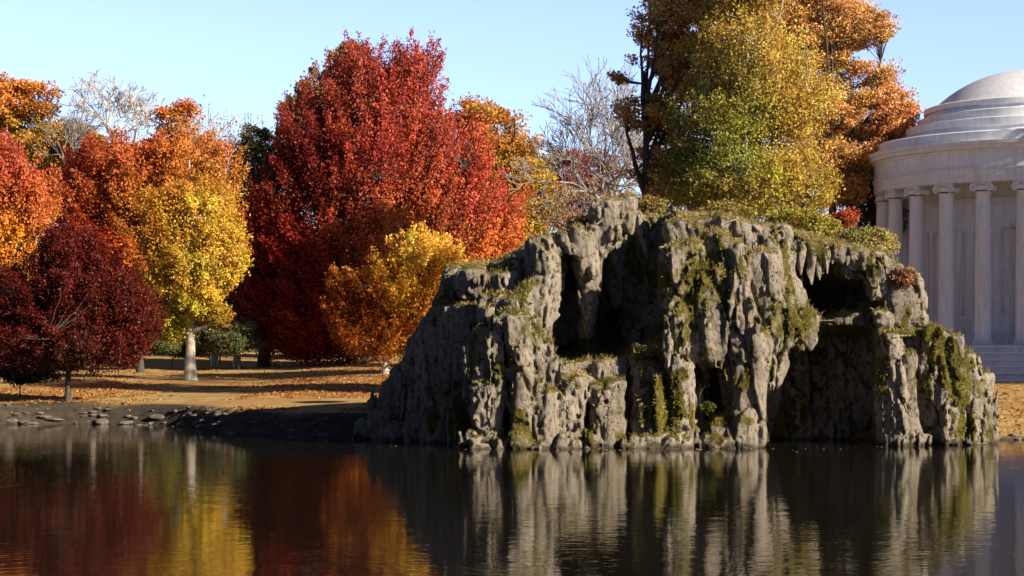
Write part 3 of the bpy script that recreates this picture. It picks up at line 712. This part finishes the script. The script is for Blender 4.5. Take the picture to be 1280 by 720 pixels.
    tree('oak_tree', 'dark brown-green tree in shade between the orange oak and the rotunda columns', 'tree', 1090, 104, [(1085, 235, 36, 40), (1115, 160, 28, 26), (1080, 190, 34, 40), (1095, 270, 40, 30), (1110, 220, 24, 50)],
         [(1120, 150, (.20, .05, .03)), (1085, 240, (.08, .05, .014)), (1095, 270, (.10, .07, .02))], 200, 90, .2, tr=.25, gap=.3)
    # far backdrop of low trees, sealing the horizon under the crowns
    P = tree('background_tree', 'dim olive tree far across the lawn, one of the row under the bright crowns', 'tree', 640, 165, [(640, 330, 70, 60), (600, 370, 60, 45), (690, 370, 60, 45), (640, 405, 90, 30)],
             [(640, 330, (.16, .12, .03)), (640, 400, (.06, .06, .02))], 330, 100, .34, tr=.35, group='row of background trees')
    for q in range(48):        # unseen trees added behind and beside the viewer to block sky light
        if q < 22: x, y = -110+q*10.5, -22-((q*13) % 9)
        elif q < 33: x, y = -44-((q*7) % 9), -18+(q-22)*9.5
        elif q < 40: x, y = -60-((q*7) % 9), -10+(q-33)*14
        else: x, y = 100+((q*7) % 9), -14+(q-40)*7
        copy_tree(P, (x, y, 1.0), q*1.3, 1.75+.12*(q % 4), 'unseen tall olive tree added on the near shore to block sky light')['group'] = 'added trees on the near shore'
    k = 0
    for px_ in list(range(-160, 1500, 75)):
        if abs(px_-640) < 30: continue
        D = 160+((k*37) % 23); x = (px_-640)/F*D
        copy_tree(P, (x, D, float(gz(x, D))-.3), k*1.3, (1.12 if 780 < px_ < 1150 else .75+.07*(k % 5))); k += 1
    # shrub row under crowns
    S = tree('shrub', 'low grey-green shrub on the far side of the lawn', 'shrub', 275, 130, [(255, 415, 22, 16), (290, 412, 28, 20), (320, 418, 22, 14)],
             [(275, 400, (.17, .17, .06)), (290, 420, (.06, .07, .03))], 110, 80, .2, tr=.06, group='far lawn shrubs', top_py=410)
    for k, px_ in enumerate((-30, 60, 130, 190, 365, 420, 470, 540, 215, 262, 298, 150)):
        D = 134+(k*7) % 11 if k < 8 else 118; x = (px_-640)/F*D
        copy_tree(S, (x, D, float(gz(x, D))), k*1.7, .7+.1*(k % 4))
    Sx = tree('shrub', 'dark green shrub under the dark crimson maple near the water', 'shrub', 25, 86, [(25, 466, 30, 12), (55, 470, 18, 9)],
              [(25, 460, (.03, .06, .012))], 60, 80, .12, tr=.04, top_py=462, spread=.35)
    # unseen oak added outside the frame on the right to shade the rotunda
    Tt = tree('oak_tree', 'tall orange oak, unseen, added right of the rotunda to shade it', 'tree', 1830, 82, [(1830, 60, 170, 170), (1950, 120, 150, 150), (1720, 150, 140, 150), (1830, 240, 190, 110)],
              [(1830, 200, (.5, .2, .04))], 900, 80, .32, tr=.45, spread=1.2, group='added oaks shading the rotunda', top_py=0)
    return Tt

# ---------------------------------------------------------------- rotunda
def lathe(prof, n=128):
    prof = np.array(prof, float); m = len(prof); a = np.arange(n)/n*2*math.pi
    V = np.stack([prof[:, None, 0]*np.cos(a)[None, :], prof[:, None, 0]*np.sin(a)[None, :], prof[:, None, 1]+0*a[None, :]], -1).reshape(-1, 3)
    i = np.arange(m-1)[:, None]*n; j = np.arange(n)[None, :]; j2 = (j+1) % n
    Q = np.stack([i+j, i+j2, i+n+j2, i+n+j], -1).reshape(-1, 4)
    return V, Q
def sharp(o, ang=35):
    me = o.data
    me.polygons.foreach_set('use_smooth', np.ones(len(me.polygons), bool))
    me.set_sharp_from_angle(angle=math.radians(ang))
def join(parts):
    V = []; Q = []; n = 0
    for v, q in parts: V.append(np.asarray(v)); Q.append(np.asarray(q)+n); n += len(v)
    return np.concatenate(V), np.concatenate(Q)
def boxm(cx, cy, cz, sx, sy, sz):
    v = np.array([(a, b, c) for a in (-1, 1) for b in (-1, 1) for c in (-1, 1)], float)*np.array([sx, sy, sz])/2+np.array([cx, cy, cz])
    return v, np.array([(0, 1, 3, 2), (4, 6, 7, 5), (0, 4, 5, 1), (2, 3, 7, 6), (0, 2, 6, 4), (1, 5, 7, 3)])
def build_rotunda():
    Dc = 98.0; cx = (1285-640)/F*Dc; zb = 1.62
    root = empty('rotunda', (cx, Dc, zb), 'white domed round temple with a ring of scrolled columns on steps, at the right edge', 'rotunda')
    zc = CAMZ+8/F*91-zb             # top of steps (column feet)
    Z = lambda py, D=98.0: CAMZ+(HOR-py)/F*D-zb
    # steps
    prof = [(10.75, -.6), (10.75, .12)]
    ns = 5
    for i in range(ns):
        r = 10.55-i*.46; z0 = .12+(zc-.12)*i/ns; z1 = .12+(zc-.12)*(i+1)/ns
        prof += [(r, z0), (r-.02, z1-.10), (r+.13, z1-.09), (r+.15, z1-.05), (r+.13, z1)]
    prof += [(0.01, zc)]
    o = mesh_obj('steps', *lathe(prof, 180), MARBLE, root); sharp(o)
    # cella wall with base and pilaster strips
    rw = 5.35; zt = Z(241)
    o = mesh_obj('cella_wall', *lathe([(rw+.18, zc+.003), (rw+.18, zc+.5), (rw+.05, zc+.6), (rw, zc+.62), (rw, zt-.9), (rw+.08, zt-.88), (rw+.1, zt-.6), (rw+.02, zt-.58), (rw+.02, zt+.3)], 180), MARBLE, root); sharp(o)
    # panel mouldings round the cella
    for k in range(24):
        a = math.radians(-90-1.5-7.5+k*15)
        if math.sin(a) > .3 or abs(math.degrees(a)+92) < 20: continue
        ca, sa = math.cos(a), math.sin(a)
        def loc(u, w, z): return (ca*(rw+w)-sa*u, sa*(rw+w)+ca*u, z)
        vs = []; qs = []
        n0 = 0
        zA, zB = zc+1.6, zt-2.2
        for (u0, u1, z0, z1) in [(-.42, .42, zB, zB+.09), (-.42, .42, zA-.09, zA), (-.42, -.34, zA, zB), (.34, .42, zA, zB)]:
            P = [loc(u, w, z) for w in (-.03, .04) for (u, z) in ((u0, z0), (u1, z0), (u1, z1), (u0, z1))]
            vs += P; qs += [[i+n0 for i in f] for f in [(4, 5, 6, 7), (0, 1, 5, 4), (1, 2, 6, 5), (2, 3, 7, 6), (3, 0, 4, 7)]]; n0 += 8
        mesh_obj('wall_panel', vs, qs, MARBLE, root)
    jm = []
    for sx in (-1, 1): jm.append(boxm(sx*1.62, -(rw+.02), zc+2.75, .20, .5, 5.4)); jm.append(boxm(sx*1.62, -(rw+.03), zc+.16, .34, .6, .30))
    jm.append(boxm(0, -(rw+.02), zc+5.58, 3.6, .52, .26)); jm.append(boxm(0, -(rw+.05), zc+5.80, 3.9, .66, .14))
    dfm = mesh_obj('door_frame', *join(jm), MARBLE, root); dfm.rotation_euler = (0, 0, math.radians(-2))
    dl = [boxm(sx*.76, -(rw-.02), zc+2.72, 1.46, .12, 5.3) for sx in (-1, 1)]
    for sx in (-1, 1):
        for q in range(4): dl.append(boxm(sx*.76, -(rw+.06), zc+.9+q*1.22, 1.05, .05, .9))
    ddo = mesh_obj('door', *join(dl), MARBLE, root); ddo.rotation_euler = (0, 0, math.radians(-2))
    # colonnade
    R = 7.3; hC = zt-zc; rb = .40
    sh = []
    for t in np.linspace(0, 1, 14): sh.append((rb*(1-.15*t**1.6), .30+(hC-.30-.55)*t))
    nf = 96; prof = np.array([(sh[0][0]+.05, .26)]+[(sh[0][0]+.01, .31)]+sh[1:]+[(sh[-1][0]+.04, sh[-1][1]+.02), (sh[-1][0]+.04, sh[-1][1]+.07)])
    V, Q = lathe(prof, nf)
    ang = np.arctan2(V[:, 1], V[:, 0]); rr = np.hypot(V[:, 0], V[:, 1])
    k = 1-.045*np.abs(np.sin(ang*12))*((V[:, 2] > .4) & (V[:, 2] < hC-.6))*0.6
    V[:, 0] *= k; V[:, 1] *= k
    base = join([lathe([(.0, .26), (.46, .26), (.50, .22), (.50, .17), (.46, .14), (.52, .12), (.55, .08), (.55, .04), (.50, .0)][::-1], 48)])
    def volute(y):
        # scroll cylinder pairs
        ps = []
        for s in (-1, 1):
            pr = []
            n = 28
            for (r_, yy) in ((.02, -.02), (.06, -.05), (.075, -.012), (.115, -.012), (.13, -.045), (.175, -.045), (.19, 0), (.165, .06), (.13, .30), (.165, .54), (.19, .60), (.175, .645), (.13, .645), (.115, .612), (.075, .612), (.06, .65), (.02, .62)): pr.append((r_, yy))
            v, q = lathe(pr, n)
            v2 = np.stack([v[:, 0]+s*.40, v[:, 2]-.30, v[:, 1]-.02], -1)
            ps.append((v2, q[:, ::-1]))
        return ps
    cap = volute(0)
    cap.append(boxm(0, 0, .12, .92, .56, .10)); cap.append(boxm(0, 0, .20, .98, .66, .07))
    cap.append(lathe([(.34, -.16), (.42, -.08), (.44, .0), (.40, .06)], 40))
    col0 = None
    for i in range(24):
        a = math.radians(-90-1.5-i*15)
        if col0 is None:
            c = mesh_obj('column', V, Q, MARBLE, root, smoothf=True)
            b = mesh_obj('column_base', *base, MARBLE, c); sharp(b)
            kp = mesh_obj('capital', *join(cap), MARBLE, c); sharp(kp); kp.location = (0, 0, hC-.245)
            col0 = c; c_ = c
        else:
            c_ = col0.copy(); C.objects.link(c_)
            for ch in (b, kp):
                d = ch.copy(); C.objects.link(d); d.parent = c_
            c_.parent = root
        c_.location = (R*math.cos(a), R*math.sin(a), zc+.004); c_.rotation_euler = (0, 0, a+math.pi/2)
    # entablature
    ri = R-.42; ro = R+.42
    z238 = zt; zf = Z(222); zcor = Z(205); 
    prof = [(ri, z238), (ro, z238), (ro, z238+.28), (ro+.03, z238+.28), (ro+.03, z238+.56), (ro+.10, z238+.60), (ro+.10, z238+.68), (ro+.02, z238+.70),
            (ro+.02, z238+1.38), (ro+.10, z238+1.42), (ro+.10, z238+1.50), (ro+.30, z238+1.56), (ro+.32, z238+1.72), (ro+.40, z238+1.76), (ro+.44, z238+1.92), (ro+.1, z238+1.97)]
    o = mesh_obj('entablature', *lathe(prof+[(ro-.05, z238+1.98), (ri, z238+1.98), (ri, z238)], 220), MARBLE, root); sharp(o)
    zk = z238+1.98
    o = mesh_obj('porch_ceiling', *lathe([(ri+.05, zt+.25), (5.0, zt+.25)], 120), MARBLE, root)
    # attic and stepped drum
    za = Z(181)
    pr = [(ro-.04, zk-.01), (ro-.04, za-.06), (ro-.12, za), (6.15, za+.12)]
    z1 = Z(161)
    pr += [(6.05, za+.14), (6.0, z1-.45), (6.12, z1-.40), (6.16, z1-.05), (6.1, z1), (5.5, z1+.05), (5.5, Z(150)), (5.3, Z(149)+.02)]
    z2 = Z(137)
    pr += [(5.12, Z(149)+.05), (5.06, z2-.30), (5.20, z2-.24), (5.22, z2+.0), (5.1, z2+.06), (4.75, z2+.10)]
    o = mesh_obj('drum', *lathe(pr, 220), MARBLE, root); sharp(o)
    zd = z2+.09; zt_ = Z(88)
    n = 26; dome = []
    rd = 4.72; hd = zt_-zd
    Rs = (rd*rd+hd*hd)/(2*hd); th = math.asin(min(1, rd/Rs))
    for i in range(n):
        a = th*(1-i/(n-1)); dome.append((Rs*math.sin(a)+.001, zd+Rs*(math.cos(a)-math.cos(th))))
    mesh_obj('dome', *lathe(dome, 160), MARBLE, root, smoothf=True)
    # lamp stand seen beside the right visible column: thin white pole
    return root

# ---------------------------------------------------------------- small things
def stone(name, loc, s, label, group, seed, mat=STONE):
    r_ = np.random.default_rng(seed)
    import bmesh
    bm = bmesh.new(); bmesh.ops.create_icosphere(bm, subdivisions=3, radius=1)
    V = np.array([v.co for v in bm.verts]); Q = np.array([[v.index for v in f.verts] for f in bm.faces]); bm.free()
    # planar cuts give faceted stones
    for k in range(7):
        n_ = r_.normal(size=3); n_ /= np.linalg.norm(n_); dd = r_.uniform(.55, .85)
        over = (V@n_)-dd; V = V-np.clip(over, 0, None)[:, None]*n_
    V += .05*np.stack([noise(V[:, 0]*3+seed, V[:, 1]*3, V[:, 2]*3)]*3, -1)
    V = V*np.array(s)
    o = mesh_obj(name, V, Q, mat, None, smoothf=True); sharp(o, 40)
    o.location = tuple(float(v) for v in loc); o.rotation_euler = (0, 0, r_.uniform(0, 6))
    return tag(o, label, 'stone', group)
def build_shore():
    r_ = random.Random(9)
    for i in range(38):
        px_ = r_.choice([r_.uniform(-20, 440), r_.uniform(20, 260)])
        D = 80; 
        for _ in range(5): x = (px_-640)/F*D; D = float(shore(np.array(x)))+r_.uniform(-.1, 1.1)
        s = r_.uniform(.10, .32)
        stone('shore_stone', (x, D, float(gz(x, D))-.02), (s*1.7, s, s*r_.uniform(.3, .55)), 'rough grey stone on the shaded left bank by the water', 'stones along the left bank', i)
    for i in range(70):
        x = r_.uniform(-23, -6); D = float(shore(np.array(x)))+r_.uniform(-.15, 1.6); s = r_.uniform(.05, .15)
        stone('shore_pebble', (x, D, float(gz(x, D))-.01), (s*1.4, s, s*.6), 'small dark pebble on the dark edge of the left bank', 'pebbles along the left bank', 400+i)
    for i in range(9):
        x = r_.uniform(16.3, 20); D = float(shore(np.array(x)))+r_.uniform(-.05, .4); s = r_.uniform(.06, .16)
        stone('shore_stone', (x, D, float(gz(x, D))), (s*1.5, s, s*.6), 'small stone on the sunny right bank beside the rock', 'stones along the right bank', 200+i)
def build_litter(V, nrm, m, dry):
    # fallen leaves
    n = 60000
    px_ = rng.uniform(-80, 1330, n); D = 66+np.abs(rng.normal(size=n))*26
    x = (px_-640)/F*D
    k = ((x < 8) | (rng.random(n) < .35)) & (D > shore(x)+np.where(x < 0, 2.2*rng.random(n)**.35+.2, .2)) & (noise(x*.3, D*.18, x*0)+.5*noise(x*1.3, D*1.3, x*0) > -.25)
    x = x[k]; D = D[k]
    z = gz(x, D)+.03
    P = np.stack([x, D, z], -1)
    Vv, Q = leaf_quads(P, rng.normal(size=P.shape)*.45+[0, 0, 1], .13)
    pal = np.array([(.50, .18, .04), (.42, .10, .03), (.60, .34, .08), (.30, .12, .04), (.50, .25, .08)])
    col = pal[rng.integers(0, 5, len(P))]*rng.uniform(.6, 1.2, (len(P), 1))
    o = mesh_obj('fallen_leaves', Vv, Q, LEAF, attrs={'tint': ('FLOAT_COLOR', np.repeat(np.concatenate([col, np.ones((len(P), 1))], 1), 4, 0))})
    tag(o, 'orange and brown fallen leaves scattered over both banks', 'fallen leaves', kind='stuff')
    # leaves floating by the rock foot
    n = 70; px_ = rng.uniform(430, 1110, n); D = np.interp(px_, [430, 585, 700, 950, 1100], [66.5, 60, 59.2, 59.6, 61])-np.abs(rng.normal(size=n))**2*.8-.1
    P = np.stack([(px_-640)/F*D, D, 0*D+.012], -1)
    Vv, Q = leaf_quads(P, rng.normal(size=P.shape)*.08+[0, 0, 1], .09)
    col = np.tile([.45, .25, .1, 1], (n, 1))
    o = mesh_obj('floating_leaves', Vv, Q, LEAF, attrs={'tint': ('FLOAT_COLOR', np.repeat(col, 4, 0))})
    tag(o, 'a few fallen leaves floating on the water at the foot of the rock', 'floating leaves', kind='stuff')
    # moss and grass blades on the rock
    w = np.clip(m-.30, 0, 1)*(V[:, 2] > .15); w = w/w.sum()
    n = 70000; i = rng.choice(len(V), n, p=w)
    P = V[i]+nrm[i]*rng.uniform(0, .05, n)[:, None]+rng.normal(size=(n, 3))*.02
    Vv, Q = leaf_quads(P, nrm[i]*.5+rng.normal(size=(n, 3))*.6, .055)
    g = noise(P[:, 0]*1.3, P[:, 1]*1.3, P[:, 2]*1.3)[:, None]
    col = np.where(g > 0, np.array([.20, .18, .03]), np.array([.12, .12, .015]))*rng.uniform(.6, 1.3, (n, 1))
    br = np.exp(-(((640+P[:, 0]*F/P[:, 1]-832)/26)**2+((HOR-(P[:, 2]-CAMZ)*F/P[:, 1]-520)/24)**2))[:, None]
    col = col+br*np.array([.10, .12, .0])
    dd = dry[i][:, None]; col = col*(1-dd)+dd*np.array([.38, .28, .12])*rng.uniform(.6, 1.2, (n, 1))
    o = mesh_obj('moss', Vv, Q, LEAF, attrs={'tint': ('FLOAT_COLOR', np.repeat(np.concatenate([col, np.ones((n, 1))], 1), 4, 0))})
    tag(o, 'olive and yellow-green moss growing in patches over the rock', 'moss', kind='stuff')
    up = (nrm[:, 2] > .55) & (m > .4) & (V[:, 2] > 1.2)
    j = rng.choice(np.nonzero(up)[0], 26000)
    n = len(j); P = V[j]; d = rng.normal(size=(n, 3))*.45+[0, 0, .8]; d /= np.linalg.norm(d, axis=1)[:, None]
    L = rng.uniform(.08, .26, n)[:, None]; s = np.cross(d, rng.normal(size=(n, 3))); s /= np.linalg.norm(s, axis=1)[:, None]; s *= .010
    mid = P+d*L*.55; tip = P+d*L-np.array([0, 0, .3])*L*rng.random((n, 1))
    Vv = np.stack([P-s, P+s, mid+s*.8, tip, ], 1).reshape(-1, 3)
    col = np.array([.42, .33, .13])*rng.uniform(.5, 1.2, (n, 1)); gr = rng.random((n, 1)) < .35; col = np.where(gr, np.array([.22, .22, .05]), col)
    o = mesh_obj('grass', Vv, np.arange(4*n).reshape(-1, 4), LEAF, attrs={'tint': ('FLOAT_COLOR', np.repeat(np.concatenate([col, np.ones((n, 1))], 1), 4, 0))})
    tag(o, 'dry straw-coloured grass on the ledges and crest of the rock', 'grass', kind='stuff')

def shrub(label, px_, py_, rpx, hpx, D, ctrl, n=40, k=70, size=.09, mode='puff', spread=.3):
    base = at(px_, py_+hpx*.6, D)
    cl, L, R = make_clumps([(px_, py_, rpx, hpx)], D, n)
    root = empty('shrub', base, label, 'shrub')
    T = Tubes()
    for c in cl[::2]:
        s = np.linspace(0, 1, 5)[:, None]; T.add(base*(1-s)+c*s+np.array([0, 0, .1])*s*(1-s), np.linspace(.02, .006, 5), 4)
    T.build('stems', BARK, root, base)
    V, Q, col = crown(cl, L.mean(0)-[0, 0, .3], k, size, mode, ctrl, spread=spread)
    mesh_obj('foliage', V-base, Q, LEAF, root, attrs={'tint': ('FLOAT_COLOR', col)})

def build_shrubs():
    shrub('pale olive bushy shrub on the rock shoulder beside the rotunda columns', 1078, 306, 38, 20, 64.5, [(1080, 290, (.30, .27, .08)), (1060, 310, (.22, .22, .05)), (1105, 310, (.38, .30, .10))], 120, 80)
    shrub('small bright red shrub behind the rock, below the orange oak', 1056, 272, 14, 13, 70, [(1056, 270, (.40, .09, .025))], 30, 60)
    shrub('yellow-green bush along the rock crest above the right cave', 1015, 284, 36, 14, 66.5, [(1015, 284, (.36, .30, .05)), (990, 280, (.45, .28, .05))], 80, 70)
    shrub('rusty brown fern-like bush on the upper right boulder', 1128, 348, 15, 12, 62.9, [(1128, 345, (.26, .13, .06))], 30, 70, spread=.22)
    shrub('tiny pale flowering plant on the shaded rock wall right of the caves', 829, 309, 6, 5, 62.2, [(829, 307, (.60, .55, .32))], 7, 40, .07, spread=.1)
    shrub('dry twiggy bush on the mound in front of the left caves', 812, 438, 22, 9, 61.2, [(812, 436, (.34, .27, .13)), (800, 445, (.2, .18, .05))], 40, 50, .07, spread=.2)
    shrub('bright green plant at the mouth of the small middle opening', 885, 508, 8, 7, 60.6, [(885, 506, (.15, .19, .03))], 14, 60, .07, spread=.12)
    shrub('olive bush on the crest of the rock behind the central buttress', 905, 266, 40, 10, 66.5, [(905, 266, (.26, .22, .05))], 60, 70)
    shrub('golden green bush at the crest under the green-yellow tree', 992, 274, 34, 12, 68, [(990, 270, (.38, .30, .05)), (1010, 280, (.22, .22, .04))], 70, 70)
    shrub('brown-green bush at the foot of the brown-orange oak on the crest', 806, 258, 26, 10, 68.5, [(806, 255, (.26, .17, .05)), (820, 262, (.2, .18, .05))], 60, 70)
    shrub('dark low bush at the crest near the broken block', 730, 283, 24, 7, 64.5, [(730, 283, (.14, .13, .03)), (718, 283, (.30, .30, .05))], 40, 60)

# ---------------------------------------------------------------- light, sky, camera
def build_env():
    w = bpy.data.worlds.new('World'); sc.world = w; w.use_nodes = True
    nt = w.node_tree; bg = nt.nodes['Background']
    s = nt.nodes.new('ShaderNodeTexSky'); s.sky_type = 'NISHITA'; s.sun_disc = False
    s.sun_elevation = math.radians(SUN_EL); s.sun_rotation = math.radians(180-SUN_AZ)
    s.air_density = 1.0; s.dust_density = .2; s.ozone_density = 1.6; s.altitude = 100
    tn = nt.nodes.new('ShaderNodeMix'); tn.data_type = 'RGBA'; tn.blend_type = 'MULTIPLY'; tn.inputs[0].default_value = 1
    nt.links.new(s.outputs[0], tn.inputs[6]); nt.links.new(tn.outputs[2], bg.inputs[0])
    # tinted low down; strength cut sharply higher up to weaken the fill light
    tc = nt.nodes.new('ShaderNodeTexCoord'); sx = nt.nodes.new('ShaderNodeSeparateXYZ'); nt.links.new(tc.outputs['Generated'], sx.inputs[0])
    cr = nt.nodes.new('ShaderNodeValToRGB'); nt.links.new(sx.outputs['Z'], cr.inputs[0]); nt.links.new(cr.outputs[0], tn.inputs[7])
    e = cr.color_ramp.elements; e[0].position = 0; e[0].color = (.52, .59, .80, 1); e[1].position = .20; e[1].color = (.78, .745, 1, 1)
    mr = nt.nodes.new('ShaderNodeMapRange'); mr.interpolation_type = 'SMOOTHSTEP'
    mr.inputs['From Min'].default_value = .16; mr.inputs['From Max'].default_value = .36
    mr.inputs['To Min'].default_value = SKY; mr.inputs['To Max'].default_value = SKY*.17
    nt.links.new(sx.outputs['Z'], mr.inputs['Value']); nt.links.new(mr.outputs[0], bg.inputs[1])
    az = math.radians(SUN_AZ); el = math.radians(SUN_EL)
    v = np.array([math.sin(az)*math.cos(el), -math.cos(az)*math.cos(el), math.sin(el)])
    L = bpy.data.lights.new('sun', 'SUN'); L.energy = 5.0; L.angle = math.radians(.5); L.color = (1, .86, .68)
    o = bpy.data.objects.new('sun', L); C.objects.link(o)
    from mathutils import Vector
    o.rotation_euler = Vector(v).to_track_quat('Z', 'Y').to_euler()
    cam = bpy.data.cameras.new('camera'); co = bpy.data.objects.new('camera', cam); C.objects.link(co)
    cam.sensor_width = 36; cam.lens = F/1280*36; cam.shift_y = (HOR-360)/1280
    cam.clip_end = 6000; cam.clip_start = .5
    co.location = (0, 0, CAMZ); co.rotation_euler = (math.radians(90), 0, 0)
    sc.camera = co
    sc.view_settings.view_transform = 'Standard'; sc.view_settings.look = 'None'
    sc.view_settings.exposure = EXPO; sc.view_settings.gamma = 1; sc.view_settings.use_curve_mapping = False
    sc.render.engine = 'CYCLES'; sc.cycles.use_denoising = True
    sc.cycles.max_bounces = 6; sc.cycles.transparent_max_bounces = 4; sc.cycles.sample_clamp_indirect = 6
SKY = .135; EXPO = 1.05
import time
t_ = time.time()
build_env(); build_ground(); build_water()
V_, N_, M_, DRY_, Q_ = build_rock(); print('rock', time.time()-t_, len(V_))
build_trees(); print('trees', time.time()-t_)
build_rotunda(); build_shore(); build_litter(V_, N_, M_, DRY_); build_shrubs()
print('all', time.time()-t_)
